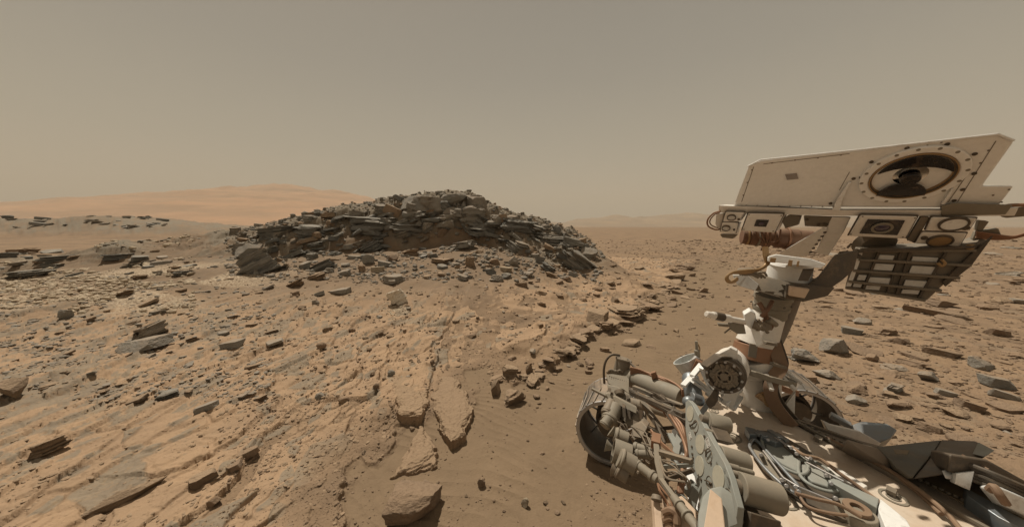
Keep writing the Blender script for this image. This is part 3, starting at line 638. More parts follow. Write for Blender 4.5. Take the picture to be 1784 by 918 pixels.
def mound_reg(rs):
    while True:
        x = rs.uniform(400, 1050); y = rs.uniform(345, 485)
        top = np.interp(x, [400, 500, 600, 700, 840, 900, 1000, 1050], [400, 386, 366, 345, 345, 378, 408, 440])
        if y > 425 and rs.random() < .45: continue
        if y > top: return x, y
scatter(130, mound_reg, ['jumble', 'laminated', 'laminated', 'slab'], ['grey', 'grey', 'lam', 'tan', 'lam'], (7, 24), lambda k, m: f'{CN[m]} {KN[k]} among the broken rock covering the mound', 'loose rocks on the mound', 'mound_rock', 11, (.4, .8))
scatter(22, box(640, 350, 880, 400), ['jumble', 'boulder', 'laminated'], ['grey', 'lam', 'grey'], (14, 34), lambda k, m: f'{CN[m]} {KN[k]} wedged in the crown of the mound', 'rocks wedged in the mound crown', 'crown_rock', 12, (.5, .9), pad=False)
def flank_l(rs):
    x = rs.uniform(470, 770); t_ = (x - 470) / 300; return x, rs.uniform(402 - 30 * t_, 462 - 44 * t_)
def flank_r(rs):
    x = rs.uniform(780, 1010); t_ = (x - 780) / 230; return x, rs.uniform(366 + 46 * t_, 408 + 50 * t_)
scatter(80, flank_l, ['laminated', 'slab', 'laminated', 'jumble'], ['lam', 'grey', 'lam', 'lam'], (12, 34), 0, 'broken flakes on the left flank of the mound', 'flake_rock', 31, (.16, .36), tilt=(-38, -6), pad=False)
scatter(80, flank_r, ['laminated', 'slab', 'laminated', 'jumble'], ['lam', 'grey', 'lam', 'lam'], (12, 30), 0, 'broken flakes on the right flank of the mound', 'flake_rock', 32, (.16, .36), tilt=(6, 40), pad=False)
scatter(34, box(0, 374, 300, 398), ['laminated', 'slab', 'jumble'], ['lam', 'grey'], (6, 22), 0, 'rocks along the far left ridge', 'far_rock', 33, (.2, .4))
LP_ = [(1205, 464), (1185, 490), (1160, 505), (1132, 526), (1122, 550), (1078, 570), (1045, 576), (1012, 590), (1000, 610), (966, 632), (938, 655), (905, 672), (868, 662)]
def along(rs):
    k = rs.randrange(len(LP_) - 1); t_ = rs.random(); (x0, y0), (x1, y1) = LP_[k], LP_[k + 1]
    return x0 + (x1 - x0) * t_ + rs.uniform(-12, 5), y0 + (y1 - y0) * t_ + rs.uniform(-7, 3)
scatter(48, along, ['laminated', 'slab', 'jumble', 'laminated'], ['tan', 'tan', 'brown'], (16, 48), 0, 'broken slabs along the edge of the ledge', 'edge_slab', 34, (.16, .34), pad=False)
scatter(60, lambda rs: (lambda q, m: (q[0] + m * rs.uniform(4, 120), q[1] + m * rs.uniform(4, 60)))(along(rs), rs.random()), ['jumble', 'boulder', 'laminated'], ['tan', 'brown'], (6, 22), 0, 'debris in the sand below the ledge', 'fallen_stone', 35, (.3, .6))
scatter(115, box(1380, 470, 1784, 790), ['boulder', 'jumble', 'slab', 'jumble'], ['brown', 'brown', 'brown', 'brown', 'tan', 'grey'], (10, 56), lambda k, m: f'{CN[m]} {KN[k]} strewn on the plain right of the rover', 'rocks strewn on the right plain', 'strewn_rock', 13, (.3, .5), power=1.5)
scatter(46, box(1380, 425, 1784, 520), ['boulder', 'slab', 'slab', 'jumble'], ['brown', 'grey', 'brown'], (12, 34), lambda k, m: f'{CN[m]} {KN[k]} far out on the plain behind the camera head', 'rocks on the far right plain', 'strewn_rock', 14, (.2, .4))
scatter(40, box(0, 500, 480, 700), ['slab', 'laminated', 'jumble'], ['tan', 'grey', 'tan', 'tan'], (10, 36), lambda k, m: f'{CN[m]} {KN[k]} on the plated slope at the left', 'slabs on the left slope', 'slope_slab', 15, (.2, .36), tilt=(-26, -6))
scatter(30, box(0, 440, 330, 485), ['slab', 'laminated'], ['lam', 'grey', 'tan'], (12, 40), lambda k, m: f'{CN[m]} {KN[k]} in the outcrop of the left middle distance', 'rocks of the left outcrop', 'outcrop_rock', 16, (.25, .4), tilt=(-10, 4))
scatter(45, box(900, 460, 1230, 540), ['slab', 'jumble', 'laminated'], ['tan', 'brown', 'tan'], (8, 24), lambda k, m: f'{CN[m]} {KN[k]} on the rough ground between the mound and the ledge', 'stones between mound and ledge', 'loose_stone', 17, (.25, .5))
scatter(55, box(430, 500, 1000, 660), ['pebble', 'slab', 'boulder', 'jumble'], ['tan', 'brown', 'tan', 'grey'], (6, 18), lambda k, m: f'{CN[m]} {KN[k]} on the gritty ground in front of the mound', 'stones in front of the mound', 'loose_stone', 18, (.35, .7), power=2.2)
scatter(34, box(420, 690, 1000, 915), ['pebble', 'boulder', 'boulder'], ['tan', 'brown', 'brown'], (5, 13), lambda k, m: f'{CN[m]} {KN[k]} on the near sand and grit', 'small stones in the foreground', 'loose_stone', 19, (.5, .8), power=2.2)
# ---- rubble and grit nobody could count: low-poly stones joined into one mesh per sort
def rubble(name, n, region, size, mat, label, seed, flat=.5, ptest=None):
    rs = np.random.RandomState(seed); px, py = region(rs, n)
    a = (px - CX) / F; b = (py - CY) / F; rz = -SP - b * CP; t = -EYE / rz
    x = a * t; y = (CP - b * SP) * t; z, plate, grey, sand, mf = terrain(x, y)
    # two refinement steps for raised ground
    for _ in range(6): t = (z - EYE) / rz; x = a * t; y = (CP - b * SP) * t; z, plate, grey, sand, mf = terrain(x, y)
    ok = (t > 0) & (t < 45) & (np.abs(z) < 6) & np.isfinite(z)
    if ptest is not None: ok &= rs.rand(n) < ptest(x, y, plate, sand, mf)
    x, y, z, t = x[ok], y[ok], z[ok], t[ok]; n = len(x)
    p, fc = ico(1); m = len(p)
    s = (size[0] + (size[1] - size[0]) * rs.rand(n) ** 3) * t / F / 2
    yaw = rs.rand(n) * 6.28; sx_ = s * rs.uniform(.7, 1.2, n); sy_ = s * rs.uniform(.6, 1.1, n); sz_ = s * flat * rs.uniform(.6, 1.3, n)
    q = p[None] * (1 + .38 * (rs.rand(n, m, 1) - .5)) * np.stack([sx_, sy_, sz_], -1)[:, None]
    tl = rs.uniform(-.35, .35, n)[:, None]; q = np.stack([q[..., 0], q[..., 1] * np.cos(tl) - q[..., 2] * np.sin(tl), q[..., 1] * np.sin(tl) + q[..., 2] * np.cos(tl)], -1)
    c, s_ = np.cos(yaw)[:, None], np.sin(yaw)[:, None]
    co = np.stack([q[..., 0] * c - q[..., 1] * s_ + x[:, None], q[..., 0] * s_ + q[..., 1] * c + y[:, None], q[..., 2] + z[:, None] + sz_[:, None] * .3], -1).reshape(-1, 3)
    tr = (fc[None] + (np.arange(n) * m)[:, None, None]).reshape(-1, 3)
    me = mesh_np(name, co, np.zeros((0, 4), int), False, tr); o = link(name, me, mat); tag(o, label, 'rubble', kind='stuff'); return o
def rbox(x0, y0, x1, y1): return lambda rs, n: (rs.uniform(x0, x1, n), rs.uniform(y0, y1, n))
rubble('gravel', 9000, rbox(380, 470, 1250, 940), (1.5, 7), M_BROWN, 'loose brown gravel scattered over the open ground', 401, .6, lambda x, y, pl, sa, mf: (1 - .78 * sa) * (.3 + .9 * (fbm(x / .4, y / .4, 402, 3) > .05)))
rubble('grit', 9000, lambda rs, n: (rs.uniform(430, 900, n), rs.uniform(540, 940, n)), (1, 3.4), M_BROWN, 'fine brown grit covering the soil between the plates', 421, .7, lambda x, y, pl, sa, mf: (1 - .9 * sa) * (1 - .8 * pl))
rubble('gravel_chips', 7000, rbox(-60, 480, 1250, 940), (2, 11), M_TAN, 'thin tan chips of broken bedrock scattered over the plates', 403, .3, lambda x, y, pl, sa, mf: (1 - sa) * (.15 + .9 * (fbm(x / .5, y / .5, 404, 3) > .12)))
rubble('pale_rubble', 2600, rbox(-30, 462, 340, 545), (3, 13), M_PALE, 'pale angular rubble in a band across the left slope', 405, .55, lambda x, y, pl, sa, mf: 1.0 * (np.abs(fbm(x / 1.4, y / 1.4, 406, 3)) < .28))
rubble('mound_rubble', 8000, lambda rs, n: (rs.uniform(400, 1050, n), 345 + 150 * rs.rand(n) ** .7), (3, 12), M_GREY, 'grey broken stones lying between the larger rocks of the mound', 407, .6, lambda x, y, pl, sa, mf: mf * .95)
rubble('mound_chips', 2600, lambda rs, n: (rs.uniform(400, 1050, n), 345 + 150 * rs.rand(n) ** .6), (3, 11), M_TAN, 'tan broken stones lying between the larger rocks of the mound', 408, .5, lambda x, y, pl, sa, mf: mf * .95)
rubble('plain_rubble', 7500, rbox(1180, 400, 1830, 800), (1.5, 10), M_BROWN, 'small brown stones strewn over the right plain', 409, .45, lambda x, y, pl, sa, mf: (1 - .8 * sa))
rubble('far_rubble', 3500, rbox(1000, 397, 1500, 470), (1.2, 5), M_BROWN, 'dark specks of stone over the far plain', 410, .5, lambda x, y, pl, sa, mf: 1 + 0 * x)
rubble('slope_rubble', 4500, rbox(-60, 455, 480, 700), (2, 12), M_GREY, 'grey chips of rock over the left slope', 411, .35, lambda x, y, pl, sa, mf: .2 + .9 * (fbm(x / .9, y / .6, 412, 3) > .06))

# ---- every scattered stone gets a label from its size, its look and the landmark it lies beside
MARKS = [(440, 458, 'the big left laminated block'), (506, 403, 'the left shoulder outcrop'), (550, 470, 'the half buried laminated rock'), (632, 390, 'the long dark layered ledge'),
 (722, 350, 'the left crown boulder'), (790, 340, 'the highest crown boulder'), (824, 350, 'the right crown boulder'), (718, 374, 'the left grey wedge'), (830, 388, 'the right grey wedge'), (776, 403, 'the flat topped grey block'),
 (645, 436, 'the left jumbled slabs'), (682, 450, 'the left dark pyramid'), (657, 470, 'the left pale block'), (680, 487, 'the broad rough boulder'), (806, 428, 'the grey layered rock mid mound'), (818, 460, 'the cone of stacked layers'), (804, 485, 'the lone layered boulder'),
 (898, 434, 'the right jumbled slabs'), (882, 470, 'the right pale block'), (956, 468, 'the half buried rock on the right slope'), (1012, 458, 'the big right laminated block'), (960, 420, 'the right shoulder outcrop'), (904, 394, 'the right dark ledge'),
 (692, 518, 'the white speckled rock'), (590, 509, 'the flat grey slab'), (558, 602, 'the dark rounded stone'), (402, 602, 'the shield shaped slab'), (250, 578, 'the ribbed tilted slabs'), (108, 548, 'the blue grey boulder'), (12, 678, 'the left edge boulder'),
 (284, 692, 'the thin dark blade rock'), (72, 785, 'the tilted slab over a gap'), (206, 872, 'the long log shaped slab'), (430, 797, 'the row of brown blocks'), (556, 691, 'the grey rounded stone'), (780, 700, 'the big cracked slab'), (725, 795, 'the wedge slab'), (716, 888, 'the large bottom boulder'),
 (893, 694, 'the knobbly trough rock'), (914, 876, 'the pointed pale stone'), (1046, 556, 'the overhanging ledge slab'), (1098, 546, 'the layered ledge slab'), (1200, 466, 'the jagged block at the ledge end'), (190, 452, 'the overhanging dark slab'), (60, 470, 'the left edge outcrop'),
 (1461, 604, 'the largest blue grey block'), (1408, 622, 'the ribbed rock by the mast'), (1622, 657, 'the flat topped grey rock'), (1716, 634, 'the pointed crested rock'), (1655, 549, 'the longest dark rock'), (1648, 528, 'the mound like brown rock'), (1745, 668, 'the flattened pair at the right edge'),
 (1562, 678, 'the rounded ribbed rock'), (1496, 690, 'the two angular brown rocks'), (1628, 748, 'the curved brown slab'), (1500, 450, 'the camera head'), (1700, 430, 'the right end of the camera head'), (1740, 580, 'the brown flat rock at the edge'), (1575, 593, 'the flat fronted brown rock')]
used = {}
for o, (kd, mt, w, px, py) in sorted(AUTO, key=lambda t: -t[1][2]):
    size = 'large' if w > 34 else 'medium' if w > 20 else 'small' if w > 11 else 'tiny'
    done = False
    near_ = sorted(MARKS, key=lambda m: (m[0] - px) ** 2 + ((m[1] - py) * 1.6) ** 2)[:5]
    for extra in ('', 'close ', 'a little ', 'farther '):
        for mx_, my_, ph in near_:
            dx, dy = px - mx_, (py - my_) * 1.6
            dist = math.hypot(dx, dy)
            if extra == 'close ' and dist > 45 or extra == 'farther ' and dist < 70 or extra == 'a little ' and not 25 < dist < 90: continue
            if abs(dx) > 2.2 * abs(dy): rel = 'left of' if dx < 0 else 'right of'
            elif abs(dy) > 2.2 * abs(dx): rel = 'behind' if dy < 0 else 'in front of'
            else: rel = ('behind and ' if dy < 0 else 'in front and ') + ('left of' if dx < 0 else 'right of')
            lb = f'{size} {CN[mt]} {KN[kd]} {extra}{rel} {ph}'
            if lb not in used and len(lb.split()) <= 16: used[lb] = 1; done = True; break
        if done: break
    o['label'] = lb

rubble('speckled_chips', 420, lambda rs, n: (690 + rs.normal(0, 16, n), 540 + rs.normal(0, 7, n)), (1, 6), M_PALE, 'pale chips spread round the foot of the white speckled rock', 431, .3, lambda x, y, pl, sa, mf: 1 + 0 * x)
# ================================================================ the rover
def paint(name, col, rough=.55, metal=0.0, dust=(.42, .29, .18), dustamt=.4, spec=.4, grime=.45):
    m, nt, b = newmat(name); L = nt.links.new
    geo = N(nt, 'ShaderNodeNewGeometry'); V = geo.outputs['Position']
    n1 = noise(nt, 9, 6, V, .65); n2 = noise(nt, 70, 4, V); sp = N(nt, 'ShaderNodeSeparateXYZ'); L(geo.outputs['Normal'], sp.inputs[0])
    up = remap(nt, sp.outputs['Z'], -.2, .9, .35, 1)
    dm = math_(nt, 'MULTIPLY', up, remap(nt, n1, .36, .62, .25, 1))
    c = mixc(nt, remap(nt, n2, .35, .7, 0, .25), col, tuple(x * .7 for x in col))
    n3 = noise(nt, 28, 7, V, .75); c = mixc(nt, remap(nt, n3, .52, .70, 0, grime), c, tuple(x * .55 for x in dust))
    c = mixc(nt, math_(nt, 'MULTIPLY', dm, dustamt), c, dust)
    L(c, b.inputs['Base Color']); b.inputs['Metallic'].default_value = metal
    L(remap(nt, n1, .3, .7, rough - .1, min(1, rough + .2)), b.inputs['Roughness']); b.inputs['Specular IOR Level'].default_value = spec
    bump(nt, b, n2, .15, .002)
    return m
W_HEAD = paint('head_white', (.80, .78, .74), .4, dust=(.55, .47, .38), dustamt=.14, grime=.07)
W_PAINT = paint('white_paint', (.76, .72, .66), .45, dust=(.5, .38, .27), dustamt=.25, grime=.2)
W_BRIGHT = paint('clean_white', (.80, .79, .76), .4, dustamt=.08)
DECKM = paint('dusty_deck', (.64, .55, .45), .65, dust=(.50, .37, .26), dustamt=.75)
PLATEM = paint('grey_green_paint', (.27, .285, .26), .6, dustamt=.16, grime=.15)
DISCM = paint('disc_tan', (.40, .385, .31), .7, dustamt=.25)
HARDM = paint('dusty_hardware', (.165, .145, .115), .6, .1, dustamt=.35)
TANM = paint('tan_hardware', (.215, .192, .15), .65, dust=(.34, .26, .18), dustamt=.4)
DARKM = paint('dark_hardware', (.065, .056, .045), .55, .2, dustamt=.25)
BLACKM = paint('black_glass', (.012, .011, .012), .15, dustamt=.03, spec=.6)
STEELM = paint('bare_steel', (.40, .41, .42), .45, .8, dustamt=.4, grime=.25)
BLUEM = paint('blue_grey_metal', (.20, .235, .26), .4, .5, dustamt=.25)
COPM = paint('copper_tape', (.25, .125, .07), .5, .2, dustamt=.25)
GOLDM = paint('gold_wrap', (.33, .21, .10), .45, .3, dustamt=.2)
STRAPM = paint('brown_strap', (.20, .125, .08), .7, dustamt=.3)
WRAPM = paint('rusty_blanket', (.15, .075, .045), .6, dustamt=.3)
OLIVEM = paint('olive_panel', (.17, .13, .08), .6, dustamt=.35)
SHADEM = paint('grey_brown_and_shade', (.20, .17, .14), .65, dustamt=.3)  # grey-brown parts; also the colour of the painted deck shadow
TYREM = paint('wheel_metal', (.17, .165, .155), .45, .65, dustamt=.5)
PALECELL = paint('pale_cell', (.58, .56, .52), .5, dustamt=.2)
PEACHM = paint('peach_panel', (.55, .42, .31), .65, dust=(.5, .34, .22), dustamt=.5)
GLASSM = paint('window_mirror', (.80, .80, .78), .05, 1.0, dustamt=.06)
LENSM = paint('violet_lens', (.05, .035, .06), .08, 0, dustamt=.02, spec=.9)
ROOT = Vector((1.3, 1.35, 0))
rover = bpy.data.objects.new('rover', None); COL.objects.link(rover); rover.location = ROOT
tag(rover, 'dusty white and grey robotic rover with a camera mast and tool arm', 'rover')
def frame(d):
    d = d.normalized(); a = Vector((0, 0, 1)) if abs(d.z) < .9 else Vector((1, 0, 0))
    u = d.cross(a).normalized(); return u, d.cross(u)
SINGLE = {'side_pipes': 'side_pipe', 'motor_teeth': 'motor_tooth', 'small_vane': 'vane', 'motor_spokes': 'motor_spoke', 'rivet_row': 'rivet', 'cable_bundle': 'cable', 'red_cable_bundle': 'red_cable', 'copper_cable_bundle': 'copper_cable', 'gold_cable_loop': 'gold_cable', 'cable_tangle': 'loose_cable', 'hanger_rail': 'hanger_rail', 'shoulder_joint': 'joint_piece', 'mast_frame': 'frame_bar', 'tool_housing': 'housing_piece', 'deck_hose': 'hose', 'orange_cables': 'orange_cable'}
class MB:
    def __init__(s): s.b = bmesh.new()
    def face(s, vs): return s.b.faces.new([v if isinstance(v, bmesh.types.BMVert) else s.b.verts.new(v) for v in vs])
    def prism(s, pts, off, taper=0.0):
        c = sum(pts, Vector()) / len(pts)
        a = [s.b.verts.new(p) for p in pts]; b = [s.b.verts.new(c + (p - c) * (1 - taper) + off) for p in pts]
        s.b.faces.new(a); s.b.faces.new(b[::-1]); n = len(a)
        for i in range(n): s.b.faces.new([a[i], b[i], b[(i + 1) % n], a[(i + 1) % n]])
        return s
    def cyl(s, a, b, ra, rb=None, seg=28, lips=()):
        """solid of revolution from a to b; lips = [(t, r)] extra stations"""
        rb = ra if rb is None else rb; d = b - a; u, v = frame(d)
        st = [(0, ra)] + list(lips) + [(1, rb)]; rings = []
        for t, r in st:
            rings.append([s.b.verts.new(a + d * t + (u * math.cos(q) + v * math.sin(q)) * r) for q in [2 * math.pi * k / seg for k in range(seg)]])
        for p, q in zip(rings[:-1], rings[1:]):
            for k in range(seg): s.b.faces.new([p[k], p[(k + 1) % seg], q[(k + 1) % seg], q[k]])
        s.b.faces.new(rings[0][::-1]); s.b.faces.new(rings[-1]); return s
    def tube(s, a, b, ro, ri, seg=32, rb=None):
        d = b - a; u, v = frame(d); R4 = []
        k2 = 1 if rb is None else rb / ro
        for p, r in ((a, ro), (b, ro * k2), (b, ri * k2), (a, ri)):
            R4.append([s.b.verts.new(p + (u * math.cos(q) + v * math.sin(q)) * r) for q in [2 * math.pi * k / seg for k in range(seg)]])
        for i in range(4):
            p, q = R4[i], R4[(i + 1) % 4]
            for k in range(seg): s.b.faces.new([p[k], p[(k + 1) % seg], q[(k + 1) % seg], q[k]])
        return s
    def bar(s, a, b, w, h, up=None):
        d = (b - a); u, v = frame(d)
        if up is not None: u = d.cross(up).normalized(); v = u.cross(d).normalized()
        return s.prism([a + u * w / 2 + v * h / 2, a - u * w / 2 + v * h / 2, a - u * w / 2 - v * h / 2, a + u * w / 2 - v * h / 2], d)
    def cable(s, pts, r, seg=8, n=7):
        P_ = [pts[0]] + list(pts) + [pts[-1]]; out = []
        for i in range(1, len(P_) - 2):
            for k in range(n):
                t = k / n; p0, p1, p2, p3 = P_[i - 1:i + 3]
                out.append(.5 * ((2 * p1) + (p2 - p0) * t + (2 * p0 - 5 * p1 + 4 * p2 - p3) * t * t + (3 * p1 - p0 - 3 * p2 + p3) * t ** 3))
        out.append(pts[-1]); rings = []; u = None
        for i, p in enumerate(out):
            d = (out[min(i + 1, len(out) - 1)] - out[max(i - 1, 0)]).normalized()
            if u is None: u, v = frame(d)
            u = (u - d * u.dot(d)).normalized(); v = d.cross(u)
            rings.append([s.b.verts.new(p + (u * math.cos(q) + v * math.sin(q)) * r) for q in [2 * math.pi * k / seg for k in range(seg)]])
        for p, q in zip(rings[:-1], rings[1:]):
            for k in range(seg): s.b.faces.new([p[k], p[(k + 1) % seg], q[(k + 1) % seg], q[k]])
        s.b.faces.new(rings[0][::-1]); s.b.faces.new(rings[-1]); return s
    def ball(s, c, r, sc=(1, 1, 1)):
        q = bmesh.ops.create_icosphere(s.b, subdivisions=2, radius=r)
        for v in q['verts']: v.co = Vector((v.co.x * sc[0], v.co.y * sc[1], v.co.z * sc[2])) + c
        return s
    def disc(s, c, n, r, th, seg=32): return s.cyl(c, c + n.normalized() * th, r, seg=seg)
    def build(s, name, mat, parent=None, bev=.0015):
        b = s.b; bmesh.ops.recalc_face_normals(b, faces=b.faces)
        for f in b.faces: f.smooth = True
        for e in b.edges:
            if len(e.link_faces) == 2 and e.calc_face_angle(0) > .6: e.smooth = False
        for v in b.verts: v.co -= ROOT
        # every separate piece becomes a part of its own
        b.verts.ensure_lookup_table(); b.verts.index_update(); mark_ = {}; n_is = 0
        for v in b.verts:
            if v.index in mark_: continue
            st = [v]; mark_[v.index] = n_is
            while st:
                q = st.pop()
                for e in q.link_edges:
                    w = e.other_vert(q)
                    if w.index not in mark_: mark_[w.index] = n_is; st.append(w)
            n_is += 1
        one = name if n_is == 1 else SINGLE.get(name, name[:-1] if name.endswith('s') else name)
        first = None
        for k in range(n_is):
            c = b if n_is == 1 else b.copy()
            if n_is > 1:
                c.verts.ensure_lookup_table(); bmesh.ops.delete(c, geom=[c.verts[i] for i in mark_ if mark_[i] != k], context='VERTS')
            me = bpy.data.meshes.new(one); c.to_mesh(me); c.free(); me.materials.append(mat)
            o = bpy.data.objects.new(one, me); COL.objects.link(o); o.parent = parent or rover
            first = first or o
            if bev:
                m = o.modifiers.new('bevel', 'BEVEL'); m.width = bev; m.segments = 2; m.limit_method = 'ANGLE'; m.angle_limit = .7; m.harden_normals = False
        return first
def plane(p0, n):
    n = Vector(n).normalized()
    def f(px, py, off=0.0):
        r = ray(px, py); c = Vector((0, 0, EYE)); q = p0 + n * off
        return c + r * ((q - c).dot(n) / r.dot(n))
    f.n = n; return f
# ---------------------------------------------------------------- camera head
HN = Vector((-.401, -.552, -.731)).normalized(); H = plane(P(1585, 305, 1.1), HN)
hx = (H(1700, 362) - H(1252, 360)).normalized(); hy = HN.cross(hx)          # axes lying in the face
BACK = Vector((.74, .66, .08))
def sq(c, a, b, ax=None, ay=None):
    ax = ax or hx; ay = ay or hy; return [c - ax * a - ay * b, c + ax * a - ay * b, c + ax * a + ay * b, c - ax * a + ay * b]
face = [(1277, 360), (1303, 290), (1325, 280), (1500, 262), (1740, 234), (1768, 246), (1712, 324), (1768, 324), (1738, 362)]
head = MB().prism([H(*p) for p in face], BACK * .19, .06).build('camera_head', W_HEAD, bev=.006)
MB().cable([H(1303, 290, .001), H(1325, 279, .001), H(1500, 261, .001), H(1738, 234, .001), H(1766, 245, .001)], .0035, n=1).build('edge_bead', W_BRIGHT, head, 0)  # white bead added so the sunlit top edge shows as a bright rim
# skirt strip below the box
MB().prism([H(1252, 358, .012), H(1470, 366, .012), H(1640, 366, .012), H(1775, 362, .012), H(1768, 376, .012), H(1660, 377, .012), H(1450, 376, .012), H(1252, 371, .012)], BACK * .12).build('skirt', W_PAINT, head, .002)
MB().prism([H(1640, 359, .016), H(1662, 354, .016), H(1765, 357, .016), H(1752, 374, .016), H(1640, 376, .016)], BACK * .03).build('skirt_plate', TANM, head, .002)
MB().prism([H(1450, 366, .014), H(1458, 349, .014), H(1479, 318, .010), H(1483, 318, .010), H(1468, 346, .014), H(1464, 367, .014)], -HN * .008).build('seam_bracket', W_BRIGHT, head, .001)
MB().prism([H(1640, 356, .010), H(1658, 330, .010), H(1662, 330, .010), H(1646, 358, .010)], -HN * .01).build('seam_bracket', W_BRIGHT, head, .001)
MB().prism([H(*p, .004) for p in [(1368, 305), (1388, 303), (1391, 312), (1371, 314)]], -HN * .004).build('grey_patch', paint('grey_patch', (.27, .25, .24), .6), head, 0)
bolts = [(1487, 311), (1471, 332), (1463, 349), (1447, 354), (1518, 282), (1580, 258), (1614, 255), (1650, 251), (1698, 268), (1697, 302), (1677, 330), (1662, 349), (1680, 356), (1674, 273), (1500, 309)]
for p in bolts: MB().disc(H(*p, .0), HN, .0058, .004, 12).build('bolt', DARKM, head, .001)
bm_ = MB()
for k in range(9): bm_.disc(H(1300 + k * 19, 357.5 + k * .3, .013), HN, .0028, .004, 8)
bm_.build('rivet_row', STEELM, head, 0)
# the large round window
WC = H(1586, 305); 
rad = lambda p: (H(*p) - WC).length
R0 = (rad((1665, 290)) + rad((1509, 314)) + rad((1615, 268)) + rad((1567, 343))) / 4
def ringpts(c, r, n, off=0): return [c + HN * off + (hx * math.cos(q) + hy * math.sin(q)) * r for q in [2 * math.pi * k / n for k in range(n)]]
win = MB().tube(WC - HN * .01, WC + HN * .012, R0 * 1.27, R0 * 1.02, 64).build('window_flange', W_HEAD, head, .003)
s = MB()
for k in range(16):
    q = 2 * math.pi * (k + .5) / 16; s.disc(WC + HN * .009 + (hx * math.cos(q) + hy * math.sin(q)) * R0 * 1.20, HN, .0052, .004, 10)
s.build('flange_screws', TANM, win, .0005)
MB().tube(WC - HN * .012, WC + HN * .016, R0 * 1.02, R0 * .985, 64).build('gold_ring', GOLDM, win, .001)
MB().tube(WC + HN * .004, WC + HN * .013, R0 * .985, R0 * .95, 64).build('dark_ring', DARKM, win, .001)
MB().tube(WC - HN * .001, WC + HN * .008, R0 * .95, R0 * .93, 64).build('gold_ring', GOLDM, win, .0005)
def dome(c, n, r, sag, mat, name, parent, seg=48, rings=12):
    s = MB(); u, v = frame(n); prev = None
    for i in range(rings + 1):
        rr = r * i / rings; z = sag * (1 - (i / rings) ** 2)
        ring = [s.b.verts.new(c + n * z + (u * math.cos(q) + v * math.sin(q)) * rr) for q in [2 * math.pi * k / seg for k in range(seg)]] if i else [s.b.verts.new(c + n * z)]
        if prev is not None:
            for k in range(seg):
                s.b.faces.new([prev[0], ring[k], ring[(k + 1) % seg]] if len(prev) == 1 else [prev[k], ring[k], ring[(k + 1) % seg], prev[(k + 1) % seg]])
        prev = ring
    base = [s.b.verts.new(v_.co - n * .004) for v_ in prev]
    for k in range(seg): s.b.faces.new([prev[k], base[k], base[(k + 1) % seg], prev[(k + 1) % seg]])
    s.b.faces.new(base); return s.build(name, mat, parent, 0)
dome(WC - HN * .008, HN, R0 * .94, .010, GLASSM, 'telescope_mirror', win)
# dark secondary housing seen in the window: hood above, round head, wide shoulders
s = MB(); s.prism([WC + HN * .012 + hx * (R0 * .92 * math.cos(q)) + hy * (R0 * .92 * math.sin(q)) for q in [R(28 + k * 124 / 14) for k in range(15)]], HN * .003)
hood_sign = 1 if (H(1586, 285) - WC).dot(hy) > 0 else -1
if hood_sign < 0:
    pass
hs_ = hood_sign; s = MB()
o_ = [(math.cos(R(12 + k * 156 / 20)) * .92, math.sin(R(12 + k * 156 / 20)) * .92) for k in range(21)]; i_ = [(math.cos(R(168 - k * 156 / 20)) * .88, .16 + .30 * math.sin(R(168 - k * 156 / 20)) ** 1.5) for k in range(1, 20)]
lo_ = [WC + HN * .012 + hx * R0 * a + hy * hs_ * R0 * b_ for a, b_ in o_]; hi_ = [WC + HN * .012 + hx * R0 * a + hy * hs_ * R0 * b_ for a, b_ in i_]
n_ = len(o_); vo_ = [s.b.verts.new(q) for q in lo_]; vi_ = [s.b.verts.new(lo_[-1])] + [s.b.verts.new(q) for q in hi_] + [s.b.verts.new(lo_[0])]
vi_ = vi_[::-1]
for k in range(n_ - 1): s.b.faces.new([vo_[k], vo_[k + 1], vi_[k + 1], vi_[k]])
bmesh.ops.remove_doubles(s.b, verts=s.b.verts[:], dist=1e-5)
r_ = bmesh.ops.extrude_face_region(s.b, geom=s.b.faces[:]); bmesh.ops.translate(s.b, verts=[v for v in r_['geom'] if isinstance(v, bmesh.types.BMVert)], vec=HN * .003)
s.build('light_hood', BLACKM, win, .001)
up_ = hy * hood_sign
s = MB(); s.prism([WC + HN * .013 + hx * (R0 * .62 * math.cos(q)) - up_ * (R0 * (.86 - .62 * math.sin(q) ** 1)) for q in [R(k * 180 / 14) for k in range(15)]], HN * .003)
s.build('secondary_base', BLACKM, win, .001)
MB().cyl(WC + HN * .010 - up_ * R0 * .06, WC + HN * .022 - up_ * R0 * .06, R0 * .27, R0 * .24).build('secondary_mirror', BLACKM, win, .002)
# lenses on the camera bar
def camera_box(name, quad, off, thick, mat=W_PAINT, rim=True):
    pts = [H(*p, off) for p in quad]; c = sum(pts, Vector()) / 4
    o = MB().prism(pts, BACK * thick).build(name, mat, head, .005)
    if rim: MB().prism([c + (p - c) * 1.05 - HN * .004 for p in pts], BACK * .02).build('dark_gasket', DARKM, o, .003)
    return o, c
lm, c = camera_box('left_zoom_camera', [(1303, 371.5), (1365, 373), (1349, 405.5), (1292, 402)], .035, .13)
MB().prism([c + (H(*p, .035) - c) * .36 + HN * .0008 for p in [(1303, 371.5), (1365, 373), (1349, 405.5), (1292, 402)]], HN * .003).build('lens_aperture', BLACKM, lm, .001)
MB().disc(c + HN * .003, HN, .010, .004).build('lens', LENSM, lm, .001)
rm, c = camera_box('right_zoom_camera', [(1499, 374.5), (1599, 377), (1577, 416), (1478, 411)], .03, .10)
MB().prism([c + (H(*p, .03) - c) * .66 + HN * .0008 for p in [(1499, 374.5), (1599, 377), (1577, 416), (1478, 411)]], HN * .003).build('lens_aperture', BLACKM, rm, .001)
MB().tube(c + HN * .004, c + HN * .010, .030, .022).build('lens_ring', TANM, rm, .001)
dome(c + HN * .006, HN, .021, .005, LENSM, 'lens', rm)
